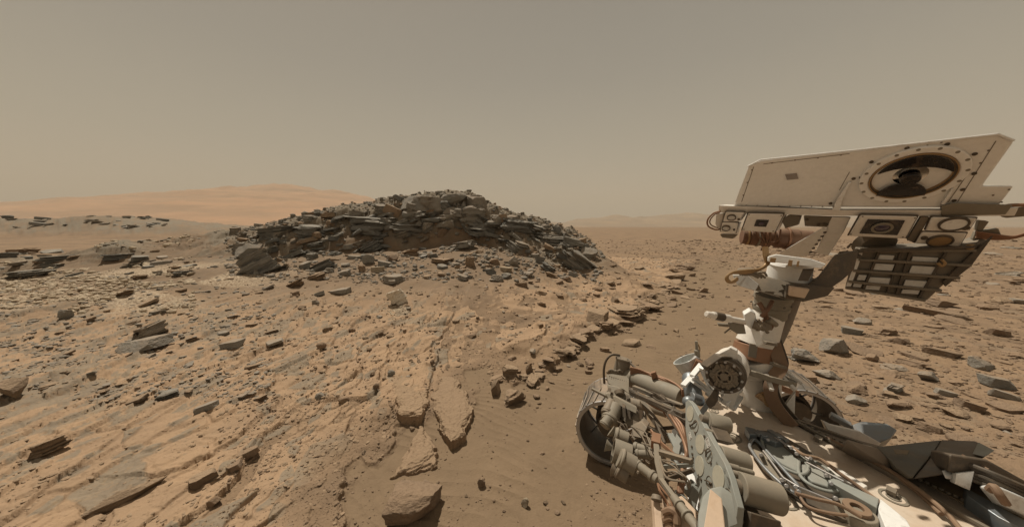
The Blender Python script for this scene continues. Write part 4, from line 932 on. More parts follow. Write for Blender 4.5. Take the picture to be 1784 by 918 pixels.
def nav(name, quad, lens, knob, r, off=.03):
    o, c = camera_box(name, quad, off, .07, W_PAINT)
    for lx, ly, m in lens:
        q = H(lx, ly, off)
        MB().tube(q, q + HN * .009, r * 1.18, r * .98).build('lens_ring', DARKM, o, .001)
        MB().disc(q, HN, r, .006).build('lens', m, o, .001)
    for kx, ky in knob: MB().disc(H(kx, ky, off), HN, r * .32, .007, 14).build('lens_knob', DARKM, o, .001)
    return o
nav('navigation_camera', [(1264, 369), (1297, 370), (1286, 386), (1259, 386)], [(1274.5, 378, PALECELL)], [(1287, 381.5)], .0155)
nav('navigation_camera', [(1258, 387), (1286, 388), (1281, 408), (1254, 405)], [(1265, 396.5, PALECELL)], [(1279, 399.5)], .0155)
nav('navigation_camera', [(1623, 378), (1703, 380), (1688, 403), (1612, 402)], [(1661, 389, W_BRIGHT)], [(1682, 396)], .030)
nav('navigation_camera', [(1606, 404), (1686, 406), (1672, 430), (1594, 424)], [(1637, 418.5, GOLDM)], [(1610, 413.5)], .028)
s = MB(); s.prism([H(*p, .02) for p in [(1254, 408), (1283, 409), (1276, 416), (1258, 414)]], BACK * .04)
s.prism([H(*p, .02) for p in [(1604, 378), (1620, 378), (1594, 424), (1580, 418)]], BACK * .05); s.build('camera_bracket', HARDM, head)
MB().prism([H(*p, .0) for p in [(1248, 372), (1262, 372), (1252, 402), (1246, 390)]], BACK * .06).build('end_cap', W_PAINT, head)
MB().cable([H(1255, 368, .02), H(1243, 372, .02), H(1233, 383, .02), H(1234, 394, .02), H(1246, 400, .02), H(1255, 399, .01)], .004).build('red_cable', COPM, head, 0)
MB().cable([H(1256, 370, .0), H(1245, 374, .0), H(1237, 384, .0), H(1239, 392, .0), H(1250, 397, .0)], .003).build('red_cable', WRAPM, head, 0)
# brown wrapped actuator behind the left cameras
a, b = H(1292, 412, -.05), H(1412, 418, -.09)
drum = MB().cyl(a, b, .038, .046, 32, [(.12, .038), (.125, .044), (.3, .044), (.31, .038), (.5, .04), (.51, .05), (.8, .05), (.82, .046)]).build('tilt_drum', WRAPM, head)
for k, (x, r) in enumerate([(1300, .040), (1318, .046), (1330, .046), (1352, .044), (1368, .053)]):
    q = H(x, 412.5 + k * .7, -.052 - k * .006); MB().tube(q, q + (b - a).normalized() * .008, r + .003, r - .004).build('cable_clamp', [GOLDM, TANM, COPM, GOLDM, COPM][k], drum, .001)
s = MB()
for k in range(6): s.cable([H(1315 + k * 9, 400, -.01), H(1322 + k * 7, 412 + k, .01), H(1330 + k * 3, 424, -.02), H(1326 + k * 1.5, 436, -.03)], .0035)
s.build('cable_bundle', WRAPM, drum, 0)
s = MB(); s.prism([H(*p, -.01) for p in [(1372, 375), (1395, 376), (1390, 392), (1368, 398), (1362, 385)]], BACK * .05); s.prism([H(*p, .0) for p in [(1400, 376), (1450, 378), (1440, 396), (1402, 394)]], BACK * .04)
s.build('junction_box', HARDM, head)
s = MB()
for x, y in [(1406, 382), (1426, 391), (1436, 390), (1440, 391)]: s.disc(H(x, y, .002), HN, .006, .004, 10)
s.build('junction_screws', DARKM, head, 0)
# yoke: triangular plate and arm carrying the head
yoke = MB().prism([H(*p, .01) for p in [(1433, 397), (1442, 400), (1405, 447), (1357, 449), (1358, 441)]], BACK * .03).build('yoke_plate', W_PAINT, head, .003)
MB().prism([H(*p, .0) for p in [(1448, 378), (1482, 379), (1470, 404), (1452, 432), (1442, 446), (1420, 440), (1434, 410)]], BACK * .06).build('yoke_arm', W_PAINT, head, .004)
s = MB()
for k in range(6): s.disc(H(1437 - k * 5, 403 + k * 7, .004), HN, .006, .008, 10)
s.build('yoke_screws', DARKM, yoke, .001)
MB().cyl(H(1522, 420, -.05), H(1530, 428, -.02), .075, .06, 36).build('zoom_motor', HARDM, head)
# ---------------------------------------------------------------- mast top, azimuth platform and electronics box
mast = MB().cyl(P(1322, 648, 1.36), P(1312, 622, 1.36), .076, .076, 40).build('mast', W_PAINT, bev=.003)
MB().cyl(P(1312, 624, 1.36), P(1316, 600, 1.36), .080, .076, 40).build('mast_band', COPM, mast)
MB().cyl(P(1316, 601, 1.36), P(1338, 548, 1.35), .074, .060, 40).build('mast_cone', W_PAINT, mast)
MB().cyl(P(1340, 550, 1.35), P(1348, 512, 1.32), .060, .066, 40, [(.3, .060), (.33, .065), (.5, .065), (.52, .061), (.8, .063), (.82, .068)]).build('mast_neck', TANM, mast)
MB().bar(P(1310, 622, 1.27), P(1313, 599, 1.27), .028, .010, Vector((-.6, -.7, 0))).build('band_latch', HARDM, mast)
s = MB()
for k in range(8): q = 2 * math.pi * k / 8; s.ball(P(1343, 530, 1.32) + Vector((math.cos(q), math.sin(q), 0)) * .067, .005)
s.build('neck_screws', HARDM, mast, 0)
s = MB(); s.cable([P(1322, 527, 1.24), P(1330, 540, 1.23), P(1335, 555, 1.24), P(1328, 563, 1.25)], .009); s.cable([P(1345, 525, 1.24), P(1338, 538, 1.22), P(1326, 552, 1.23)], .008); s.cable([P(1335, 552, 1.23), P(1345, 566, 1.24), P(1342, 574, 1.25)], .006)
s.build('mast_cables', WRAPM, mast, 0)
# weather boom
boom = MB().cyl(P(1230, 547, 1.22), P(1310, 563, 1.25), .010, .012, 20, [(.02, .0125), (.12, .013), (.13, .015), (.5, .0155), (.52, .011), (.9, .012)]).build('weather_boom', W_PAINT, mast)
MB().cyl(P(1245, 549.5, 1.225), P(1260, 553, 1.23), .0165, seg=20).build('sensor_sleeve', DARKM, boom)
MB().prism([P(*p, 1.23) for p in [(1296, 548), (1308, 541), (1316, 546), (1320, 566), (1330, 600), (1318, 604), (1310, 575), (1300, 566)]], Vector((.03, .05, 0))).build('boom_bracket', W_BRIGHT, boom, .003)
MB().prism([P(*p, 1.24) for p in [(1268, 562), (1296, 563), (1300, 582), (1285, 582), (1272, 574)]], Vector((.03, .05, 0))).build('boom_motor', TANM, boom, .003)
s = MB(); s.prism([P(*p, 1.24) for p in [(1250, 564), (1270, 565), (1268, 570), (1252, 568)]], Vector((.01, .02, 0))); s.bar(P(1262, 580, 1.24), P(1272, 572, 1.24), .006, .004); s.build('small_vane', HARDM, boom, .001)
s = MB(); s.cyl(P(1312, 565, 1.23), P(1332, 572, 1.22), .016, .013, 18, [(.4, .016), (.42, .019), (.6, .019), (.62, .013)]); s.prism([P(*p, 1.235) for p in [(1328, 560), (1344, 562), (1346, 575), (1332, 577)]], Vector((.02, .03, 0))); s.bar(P(1320, 556, 1.22), P(1338, 580, 1.23), .010, .010); s.build('clamp_piece', HARDM, boom, .002)
MB().cyl(P(1338, 556, 1.23), P(1352, 566, 1.24), .012, .010, 16).build('clamp_knob', TANM, boom, .001)
# azimuth platform under the head
plat = MB().prism([P(*p) for p in [(1276, 478, 1.22), (1300, 476, 1.24), (1330, 485, 1.24), (1402, 491, 1.22), (1450, 503, 1.15), (1441, 516, 1.14), (1395, 525, 1.16), (1368, 522, 1.18), (1320, 508, 1.2), (1285, 496, 1.21)]], Vector((.12, .16, .01)), .1).build('pan_platform', HARDM, mast, .005)
MB().prism([P(*p) for p in [(1276, 479, 1.21), (1301, 479, 1.225), (1322, 497, 1.2), (1316, 507, 1.19), (1284, 497, 1.2)]], Vector((.03, .04, 0))).build('platform_end', PALECELL, plat, .002)
MB().prism([P(*p, 1.10) for p in [(1376, 499), (1411, 504), (1402, 520), (1374, 515)]], Vector((.02, .03, 0))).build('platform_plate', PEACHM, plat, .002)
MB().prism([P(*p, 1.12) for p in [(1372, 497), (1455, 501), (1442, 516), (1400, 526), (1368, 520)]], Vector((.02, .03, 0))).build('platform_rim', DARKM, plat, .003)
MB().cyl(P(1372, 489, 1.27), P(1378, 455, 1.25), .072, .066, 36, [(.82, .070), (.84, .074)]).build('pan_actuator', W_HEAD, mast)
MB().prism([P(*p) for p in [(1338, 447, 1.14), (1352, 443, 1.13), (1412, 451, 1.09), (1440, 460, 1.06), (1430, 468, 1.06), (1400, 463, 1.09), (1338, 456, 1.14)]], Vector((.08, .10, -.01))).build('pan_flange', W_HEAD, mast, .003)
s = MB(); s.prism([P(*p, 1.07) for p in [(1374, 453), (1381, 454), (1379, 464), (1372, 463)]], Vector((.01, .01, 0))); s.prism([P(*p, 1.07) for p in [(1389, 455), (1393, 455), (1391, 465), (1387, 464)]], Vector((.01, .01, 0))); s.prism([P(*p, 1.1) for p in [(1342, 449), (1352, 450), (1350, 458), (1341, 457)]], Vector((.01, .01, 0))); s.build('gold_tabs', GOLDM, mast, .001)
MB().prism([P(*p, 1.1) for p in [(1398, 470), (1418, 470), (1408, 490), (1390, 489)]], Vector((.03, .03, 0))).build('connector_block', DARKM, mast)
s = MB()
for k in range(4): s.cable([P(1330 + k * 2, 430, 1.22), P(1331 + k * 2.4, 445, 1.22), P(1334 + k * 1.6, 460, 1.22), P(1322 - k, 469 + k, 1.2), P(1300, 471 + k * 1.5, 1.18), P(1278 - k * 2, 474 + k, 1.18), P(1265 + k, 483 + k, 1.18), P(1270 + k * 2, 492, 1.18), P(1285, 484 + k, 1.18)], .0042)
s.build('gold_cable_loop', GOLDM, mast, 0)
s = MB()
for k in range(7): s.cable([P(1288 + k * 4, 479, 1.2), P(1300 + k * 5, 475 + (k % 3) * 2, 1.19), P(1318 + k * 3, 481 + (k % 2) * 3, 1.19)], .004)
s.build('cable_tangle', HARDM, mast, 0)
MB().prism([P(*p, 1.17) for p in [(1455, 446), (1496, 437), (1488, 470), (1468, 488), (1448, 502), (1420, 507), (1402, 500), (1425, 485)]], Vector((.06, .06, 0))).build('dark_bracket', DARKM, mast, .004)
# louvred electronics box hanging behind the head
EN = Vector((-.60, -.76, -.22)); E = plane(P(1570, 470, 1.30), EN)
ebox = MB().prism([E(*p) for p in [(1489, 434), (1600, 433), (1708, 424), (1722, 418), (1690, 458), (1640, 500), (1616, 523), (1560, 516), (1472, 502)]], Vector((.10, .10, .02)), .05).build('electronics_box', HARDM, bev=.004)
for (x0, y0, w, h) in [(1532, 443, 26, 11), (1590, 446, 44, 12), (1522, 458, 36, 11), (1588, 462, 46, 13), (1515, 482, 42, 12), (1577, 487, 42, 12), (1508, 496, 26, 7), (1572, 503, 30, 7), (1496, 478, 14, 9), (1488, 492, 14, 7)]:
    sk = -.42
    MB().prism([E(x0, y0, .004), E(x0 + w, y0 + w * .06, .004), E(x0 + w + sk * h, y0 + h + w * .06, .004), E(x0 + sk * h, y0 + h, .004)], EN * .006).build('pale_cell', PALECELL, ebox, .001)
for (a_, b_) in [((1496, 452), (1692, 462)), ((1486, 471), (1672, 484)), ((1478, 490), (1640, 506)), ((1490, 437), (1700, 436)), ((1473, 501), (1612, 523))]:
    MB().bar(E(*a_, .012), E(*b_, .012), .010, .014, EN).build('louvre_rail', HARDM, ebox, .001)
for (a_, b_) in [((1532, 437), (1504, 504)), ((1586, 438), (1562, 512)), ((1570, 438), (1546, 510)), ((1650, 436), (1600, 520))]:
    MB().bar(E(*a_, .009), E(*b_, .009), .008, .010, EN).build('louvre_post', DARKM, ebox, .001)
MB().prism([E(*p, .003) for p in [(1497, 438), (1503, 438), (1482, 498), (1474, 498)]], EN * .008).build('pale_edge', W_PAINT, ebox, .001)
MB().bar(E(1476, 502, .008), E(1610, 523, .008), .006, .006, EN).build('lower_trim', TANM, ebox, .001)
MB().prism([E(*p, .004) for p in [(1702, 430), (1728, 410), (1690, 462), (1645, 498), (1640, 490), (1672, 458)]], EN * .012).build('side_flange', DARKM, ebox, .002)
s = MB(); s.bar(E(1462, 440, .03), E(1700, 430, .03), .008, .010, EN); s.bar(E(1460, 444, .03), E(1500, 447, .03), .014, .02, EN); s.bar(E(1476, 432, .03), E(1484, 424, .03), .006, .01, EN); s.build('hanger_rail', DARKM, ebox, .001)
s = MB(); s.cable([E(1640, 452, .03), E(1646, 458, .03), E(1641, 463, .03), E(1634, 458, .03)], .005); s.ball(E(1690, 430, .02), .012); s.build('gold_clip', GOLDM, ebox, 0)
s = MB(); s.prism([H(*p, -.03) for p in [(1706, 384), (1724, 386), (1712, 402), (1700, 402)]], BACK * .05); s.prism([H(*p, -.03) for p in [(1700, 404), (1740, 398), (1745, 410), (1694, 418)]], BACK * .05); s.build('rear_fitting', TANM, head, .003)
s = MB()
for k in range(4): s.cable([H(1700, 404 + 3 * k, -.02), H(1730, 408 + 3 * k, -.02), H(1765, 412 + k, -.02), H(1800, 402 + k, -.02)], .0035)
s.cable([H(1740, 362, .0), H(1760, 358, .0), H(1800, 357, .0)], .006); s.build('rear_cables', COPM, head, 0)
MB().prism([H(*p, -.03) for p in [(1735, 366), (1800, 358), (1800, 376), (1752, 380)]], BACK * .05).build('rear_box', HARDM, head, .003)
# ---------------------------------------------------------------- body and deck
ZD = 1.10
def D(px, py, h=0.0): return G(px, py, ZD + h)
deck_px = [(1228, 694), (1262, 684), (1330, 694), (1372, 732), (1500, 768), (1800, 925), (1830, 1030), (1345, 1030), (1262, 800), (1215, 745)]
body = MB().prism([D(*p) for p in deck_px], Vector((0, 0, -.36)), .04).build('body', PEACHM, bev=.006)
deck = MB().prism([D(*p, .006) for p in deck_px], Vector((0, 0, -.004))).build('deck', DECKM, body, .001)
MB().prism([D(*p, .012) for p in [(1322, 692), (1350, 702), (1373, 730), (1450, 755), (1530, 775), (1620, 800), (1740, 848), (1830, 885), (1830, 1000), (1770, 955), (1640, 880), (1520, 812), (1400, 745)]], Vector((0, 0, -.006))).build('side_deck', SHADEM, body, .002)  # darker sheet paints the shadow over the far side of the deck
MB().prism([D(*p, .016) for p in [(1500, 780), (1560, 792), (1740, 872), (1830, 925), (1830, 965), (1700, 888)]], Vector((0, 0, -.004))).build('olive_strip', OLIVEM, body, .001)  # olive-brown stripe; its dark tone also carries the painted deck shadow
for a_, b_ in [((1330, 704), (1420, 752)), ((1360, 722), (1530, 782)), ((1420, 752), (1560, 830)), ((1560, 830), (1800, 965))]:
    MB().bar(D(*a_, .018), D(*b_, .018), .012, .010).build('deck_rail', HARDM, body, .001)
s = MB(); s.cable([D(1500, 790, .03), D(1560, 825, .03), D(1610, 860, .035), D(1660, 905, .03), D(1700, 960, .03)], .006); s.cable([D(1440, 762, .02), D(1500, 793, .025), D(1575, 838, .02), D(1640, 895, .02)], .006); s.build('deck_hose', STRAPM, body, 0)
for cx_, cy_, r in [(1274, 762, .034), (1364, 872, .034), (1556, 867, .03), (1243, 716, .02), (1300, 700, .018)]:
    c = D(cx_, cy_, .004)
    MB().tube(c, c + Vector((0, 0, .0045)), r, r * .78, 40).build('tie_down_ring', TANM, deck, 0)
    MB().tube(c, c + Vector((0, 0, .004)), r * .5, r * .3, 30).build('tie_down_ring', TANM, deck, 0)
# inlet assembly: two looped covers and their arms, lying on the deck
def loop(cpts, h, r, name, mat, parent, w=None):
    s = MB(); pts = [D(x, y, h) for x, y in cpts]; s.cable(pts + [pts[0]], r, 10, 5); return s.build(name, mat, parent, 0)
tray = MB().prism([D(*p, .016) for p in [(1305, 762), (1318, 748), (1355, 752), (1420, 792), (1478, 826), (1496, 850), (1532, 868), (1538, 905), (1470, 905), (1420, 888), (1380, 862), (1330, 812), (1308, 785)]], Vector((0, 0, -.012))).build('inlet_tray', DARKM, body, .002)
MB().prism([D(*p, .03) for p in [(1308, 776), (1316, 772), (1340, 800), (1372, 836), (1362, 842), (1330, 812)]], Vector((0, 0, -.016))).build('tray_wall', TANM, tray, .002)
for pts in ([(1330, 764), (1352, 768), (1382, 790), (1400, 812), (1392, 822), (1362, 806), (1336, 784)], [(1396, 806), (1425, 814), (1455, 838), (1444, 848), (1415, 838), (1398, 822)]):
    MB().prism([D(*p, .030) for p in pts], Vector((0, 0, -.016))).build('inlet_cover', PLATEM, tray, .004)
for pts in ([(1326, 760), (1350, 762), (1386, 786), (1408, 812), (1396, 826), (1362, 812), (1334, 788)], [(1392, 800), (1428, 808), (1466, 842), (1450, 856), (1412, 844), (1392, 824)]):
    loop(pts, .034, .0050, 'inlet_rim', PLATEM, tray)
loop([(1312, 788), (1306, 776), (1316, 766), (1345, 795), (1372, 825), (1390, 846), (1384, 858), (1350, 832), (1325, 806)], .04, .005, 'inlet_rim', BLUEM, tray)
s = MB()
for k, (a_, b_) in enumerate([((1318, 752), (1335, 762)), ((1308, 748), (1326, 758)), ((1340, 750), (1360, 764)), ((1350, 756), (1372, 768))]): s.bar(D(*a_, .045), D(*b_, .05), .018, .012)
s.prism([D(*p, .05) for p in [(1298, 742), (1316, 746), (1320, 756), (1306, 756)]], Vector((0, 0, -.03))); s.prism([D(*p, .05) for p in [(1318, 747), (1350, 756), (1366, 768), (1352, 770), (1326, 760)]], Vector((0, 0, -.03)))
s.build('hinge_arm', BLUEM, tray, .002)
s = MB()
for a_, b_ in [((1350, 762), (1410, 800)), ((1330, 785), (1365, 832)), ((1365, 832), (1392, 848)), ((1405, 805), (1470, 838)), ((1392, 848), (1450, 872)), ((1372, 776), (1392, 782))]: s.cyl(D(*a_, .052), D(*b_, .052), .0032, seg=12)
s.build('linkage_rod', STEELM, tray, 0)
s = MB()
for q in [(1378, 780), (1388, 790), (1362, 836), (1370, 846), (1386, 848), (1392, 856), (1412, 798), (1440, 828), (1448, 842), (1456, 868), (1338, 766), (1326, 792)]: s.cyl(D(*q, .03), D(*q, .056), .007, .005, 14)
s.build('linkage_pivot', STEELM, tray, .001)
s = MB(); s.cable([D(1380, 778, .05), D(1400, 792, .055), D(1430, 800, .05), D(1460, 822, .045), D(1500, 850, .03), D(1540, 880, .03)], .0055)
s.cable([D(1385, 858, .05), D(1420, 868, .05), D(1460, 878, .05), D(1500, 900, .04)], .005); s.cable([D(1388, 852, .05), D(1405, 880, .04), D(1440, 892, .04), D(1476, 897, .04)], .004); s.build('tray_cables', STRAPM, tray, 0)
MB().prism([D(*p, .05) for p in [(1442, 836), (1452, 832), (1532, 868), (1528, 884)]], Vector((0, 0, -.045))).build('channel_box', PLATEM, body, .002)
MB().prism([D(*p, .045) for p in [(1529, 884), (1534, 868), (1580, 905), (1610, 960), (1560, 960)]], Vector((0, 0, -.04))).build('white_channel', W_BRIGHT, body, .002)
MB().prism([D(*p, .025) for p in [(1436, 812), (1462, 815), (1512, 846), (1500, 852), (1448, 830)]], Vector((0, 0, -.02))).build('small_cover', W_PAINT, body, .002)
c = D(1490, 905, .0)
w_ = MB().cyl(c, c + Vector((0, 0, .03)), .045, .04, 32).build('round_fitting', TANM, body, .002)
MB().tube(c + Vector((0, 0, .028)), c + Vector((0, 0, .04)), .028, .014, 28).build('fitting_ring', STRAPM, w_, .001)
# mast foot: ring frame, deployment motor and bracket
foot = MB().cyl(P(1318, 700, 1.42), P(1322, 640, 1.40), .088, .078, 40).build('mast_foot', W_PAINT, mast, .003)
s = MB(); s.tube(P(1316, 650, 1.36), P(1318, 642, 1.36), .135, .108, 44); s.build('ring_frame', TANM, mast, .002)
s = MB()
for k in range(10): q = 2 * math.pi * k / 10; d_ = Vector((math.cos(q), math.sin(q), 0)); s.bar(P(1318, 636, 1.36) + d_ * .09, P(1316, 650, 1.36) + d_ * .15, .014, .012)
s.build('ring_struts', W_PAINT, mast, .001)
MB().prism([P(*p, 1.22) for p in [(1248, 618), (1272, 606), (1284, 612), (1284, 624), (1262, 634)]], Vector((.04, .05, -.01))).build('ring_lug', W_PAINT, mast, .003)
MN = Vector((-.62, -.72, .12)); mc = P(1262, 655, 1.17)
motor = MB().cyl(mc - MN * .10, mc, .058, .058, 40, [(.4, .058), (.42, .066), (.8, .066), (.82, .062)]).build('drive_motor', DARKM, mast, .002)
mu, mv = frame(MN)
MB().tube(mc, mc + MN * .010, .061, .050, 40).build('motor_flange', DARKM, motor, .001)
s = MB()
for k in range(12): q = 2 * math.pi * k / 12; s.disc(mc + MN * .01 + (mu * math.cos(q) + mv * math.sin(q)) * .055, MN, .0045, .005, 10)
s.build('motor_screws', STEELM, motor, 0)
s = MB()
for k in range(22):
    q = 2 * math.pi * k / 22 + .1; ra_, rb_ = (.028, .042) if k % 3 else (.024, .048)
    s.bar(mc + MN * .004 + (mu * math.cos(q) + mv * math.sin(q)) * ra_, mc + MN * .004 + (mu * math.cos(q + .12) + mv * math.sin(q + .12)) * rb_, .006, .012 + .006 * (k % 2))
s.build('motor_teeth', HARDM, motor, .001)
MB().cyl(mc - MN * .10, mc - MN * .28, .064, .062, 40, [(.3, .064), (.32, .068), (.4, .068), (.42, .062)]).build('motor_housing', W_PAINT, mast, .002)
MB().prism([mc - MN * .05 + mu * .03 + mv * .03, mc + MN * .02 + mu * .055 - mv * .02, mc + MN * .02 + mu * .01 - mv * .075, mc - MN * .03 - mu * .02 - mv * .07], -MN * .03 + mu * .03).build('motor_guard', DARKM, motor, .003)
s = MB()
for k in range(5): q = 2 * math.pi * k / 5; s.bar(mc + MN * .006 + (mu * math.cos(q) + mv * math.sin(q)) * .012, mc + MN * .006 + (mu * math.cos(q) + mv * math.sin(q)) * .046, .008, .008)
s.tube(mc, mc + MN * .012, .027, .021, 30); s.disc(mc, MN, .014, .014); s.build('motor_spokes', HARDM, motor, .001)
fr_ = MB()
for a_, b_ in [((1206, 655), (1262, 700)), ((1206, 655), (1222, 635)), ((1222, 640), (1240, 680)), ((1262, 700), (1276, 712)), ((1190, 672), (1206, 655)), ((1206, 664), (1276, 712)), ((1232, 688), (1285, 672)), ((1262, 704), (1290, 676)), ((1276, 712), (1290, 690))]: fr_.bar(P(*a_, 1.3), P(*b_, 1.34), .022, .012)
fr_.build('mast_frame', W_BRIGHT, mast, .002)
MB().prism([P(*p, 1.30) for p in [(1256, 692), (1288, 668), (1292, 672), (1280, 705), (1274, 712)]], Vector((.02, .04, 0))).build('gusset', W_PAINT, mast, .002)
MB().cable([P(1388, 505, 1.36), P(1368, 560, 1.36), P(1350, 598, 1.34)], .026, 12).build('cable_conduit', SHADEM, mast, 0)
s = MB()
strap = [P(1348, 598, 1.30), P(1356, 622, 1.27), P(1360, 640, 1.26), P(1348, 658, 1.26), P(1342, 680, 1.25), P(1352, 708, 1.25), P(1380, 742, 1.24)]
def ribbon(pts, w, th, side):
    s = MB(); P_ = [pts[0]] + list(pts) + [pts[-1]]; out = []
    for i in range(1, len(P_) - 2):
        for k in range(8):
            t = k / 8; p0, p1, p2, p3 = P_[i - 1:i + 3]
            out.append(.5 * ((2 * p1) + (p2 - p0) * t + (2 * p0 - 5 * p1 + 4 * p2 - p3) * t * t + (3 * p1 - p0 - 3 * p2 + p3) * t ** 3))
    out.append(pts[-1]); rings = []
    for i, p in enumerate(out):
        d = (out[min(i + 1, len(out) - 1)] - out[max(i - 1, 0)]).normalized(); u = (side - d * side.dot(d)).normalized(); v = d.cross(u)
        rings.append([s.b.verts.new(p + u * a * w / 2 + v * b_ * th / 2) for a, b_ in ((1, 1), (-1, 1), (-1, -1), (1, -1))])
    for p, q in zip(rings[:-1], rings[1:]):
        for k in range(4): s.b.faces.new([p[k], p[(k + 1) % 4], q[(k + 1) % 4], q[k]])
    s.b.faces.new(rings[0][::-1]); s.b.faces.new(rings[-1]); return s
ribbon(strap, .045, .008, Vector((.8, -.55, .1))).build('brown_strap', STRAPM, mast, 0)
ribbon([q + Vector((.03, .035, 0)) for q in strap], .050, .010, Vector((.8, -.55, .1))).build('dark_strap', DARKM, mast, 0)
s = MB(); s.bar(P(1332, 596, 1.27), P(1352, 600, 1.27), .02, .012); s.bar(P(1344, 633, 1.24), P(1368, 640, 1.24), .02, .012); s.build('strap_clamp', HARDM, mast, .002)
s = MB()
for k in range(6): s.cable([P(1318 + k * 3, 690 + k * 2, 1.34), P(1330 + k, 684 + k * 4, 1.3), P(1342, 688 + k * 4, 1.3), P(1350, 690 + k * 4, 1.36)], .006)
s.build('orange_cables', GOLDM, mast, 0)
s = MB()
for k in range(3): s.cable([P(1352, 668 + k * 4, 1.5), P(1370, 676 + k * 3, 1.52), P(1390, 682 + k * 3, 1.55)], .006)
s.build('red_tubes', COPM, mast, 0)
MB().prism([P(*p, 1.3) for p in [(1386, 682), (1384, 735), (1368, 706)]], Vector((.015, .02, 0))).build('white_fin', W_PAINT, body, .002)
# silver relay antenna beside the mast
an = Vector((-.42, .30, .80)).normalized(); ac = P(1196, 628, 1.5)
dish = MB().tube(ac - an * .055, ac + an * .01, .050, .046, 44, .060).build('ring_antenna', paint('pale_steel', (.62, .64, .63), .4, .4, dustamt=.15), body, .001)
MB().disc(ac - an * .03, an, .052, .006, 40).build('antenna_floor', PLATEM, dish, 0)
MB().cyl(P(1205, 636, 1.46), P(1216, 622, 1.46), .018, .016, 20).build('antenna_feed', STEELM, dish, .002)
MB().cyl(P(1216, 634, 1.46), P(1213, 594, 1.46), .009, .006, 16, [(.3, .009), (.32, .012), (.6, .012), (.62, .007)]).build('antenna_post', TANM, dish)
MB().cable([P(1214, 597, 1.46), P(1219, 606, 1.46), P(1218, 622, 1.46), P(1225, 634, 1.46)], .003).build('antenna_wire', GOLDM, dish, 0)
MB().prism([P(*p, 1.42) for p in [(1200, 655), (1212, 628), (1224, 632), (1212, 660)]], Vector((.02, .03, 0))).build('copper_bracket', COPM, dish, .001)
MB().cyl(P(1202, 655, 1.38), P(1209, 692, 1.30), .030, .030, 30, [(.08, .034), (.9, .034)]).build('shoulder_motor', BLUEM, body)
s = MB(); s.cyl(P(1204, 692, 1.27), P(1222, 698, 1.27), .022, .022, 20); s.ball(P(1200, 700, 1.27), .025); s.prism([P(*p, 1.24) for p in [(1216, 720), (1236, 690), (1244, 694), (1226, 724)]], Vector((.02, .02, 0))); s.build('shoulder_joint', BLUEM, body, .002)
MB().prism([P(*p, 1.2) for p in [(1228, 700), (1244, 678), (1250, 682), (1246, 706), (1236, 712)]], Vector((.03, .03, 0))).build('shoulder_block', DARKM, body, .002)
# right side: far wheel, paddle and dark folded structure
def wheel(name, a, b, r, parent=None):
    ax = (b - a).normalized(); u, v = frame(ax)
    w = MB().tube(a, b, r, r * .965, 64).build(name, TYREM, parent, .002)
    for k in range(24):
        q = 2 * math.pi * k / 24; q2 = q + .13
        s = MB(); rr = r * 1.022
        p = [a + (u * math.cos(q) + v * math.sin(q)) * rr, a.lerp(b, .5) + (u * math.cos(q2) + v * math.sin(q2)) * rr, b + (u * math.cos(q) + v * math.sin(q)) * rr]
        s.bar(p[0], p[1], r * .035, r * .045); s.bar(p[1], p[2], r * .035, r * .045); s.build('grouser', TYREM, w, .001)
    MB().tube(a, a + ax * .02, r * 1.01, r * .9, 64).build('rim', STEELM, w, .002)
    MB().tube(b - ax * .02, b, r * 1.01, r * .9, 64).build('rim', STEELM, w, .002)
    MB().tube(a + ax * .03, b - ax * .03, r * .960, r * .945, 48).build('wheel_liner', DARKM, w, 0)  # dark tube added to paint the shade inside the wheel
    hub = a.lerp(b, .6); MB().cyl(hub - ax * .16, hub + ax * .1, r * .40, r * .52, 28, [(.3, r * .40), (.32, r * .5)]).build('hub', DARKM, w, .003)
    for k in range(6):
        q = 2 * math.pi * k / 6; s = MB(); p0 = hub + (u * math.cos(q) + v * math.sin(q)) * r * .26
        s.cable([p0, hub + (u * math.cos(q + .25) + v * math.sin(q + .25)) * r * .65, hub + (u * math.cos(q + .2) + v * math.sin(q + .2)) * r * .95], r * .03, 6, 4); s.build('spoke', STEELM, w, 0)
    return w
wa, wb = Vector((.775, 2.28, .27)), Vector((.94, 2.68, .27)); wheel('front_wheel', wa, wb, .265, rover)
leg_ = MB().cable([wa.lerp(wb, .62) + Vector((.0, .0, .0)), Vector((.92, 2.50, .42)), Vector((1.02, 2.2, .55)), Vector((1.12, 1.85, .68)), Vector((1.12, 1.45, .85))], .035, 14); leg_.build('suspension_leg', HARDM, rover, 0)
MB().cyl(Vector((.92, 2.48, .40)), Vector((.92, 2.48, .52)), .055, .05, 24).build('steering_motor', TANM, rover, .002)
fa = P(1400, 728, 2.62); fb = fa + Vector((.17, .42, 0)); fa.z = fb.z = .27; wheel('far_wheel', fa, fb, .265, rover)
pad = MB().prism([P(*p) for p in [(1478, 742, 1.30), (1500, 733, 1.32), (1545, 737, 1.28), (1564, 748, 1.24), (1552, 762, 1.2), (1530, 772, 1.2), (1500, 764, 1.25)]], Vector((.05, .05, -.07))).build('grey_paddle', BLUEM, body, .006)
MB().bar(P(1446, 722, 1.34), P(1482, 742, 1.30), .035, .02).build('paddle_arm', BLUEM, pad, .003)
MB().prism([P(*p, 1.2) for p in [(1434, 732), (1450, 740), (1500, 752), (1536, 772), (1528, 778), (1480, 764), (1442, 750)]], Vector((.03, .04, -.02))).build('white_sheet', W_PAINT, body, .003)
ANTM = paint('antenna_grey', (.095, .092, .075), .55, dustamt=.2)
hg = MB().prism([P(*q) for q in [(1528, 778, 1.05), (1640, 766, 1.08), (1618, 800, .98), (1590, 833, .91), (1560, 814, .96)]], Vector((.05, .05, -.05))).build('dark_antenna', ANTM, body, .003)
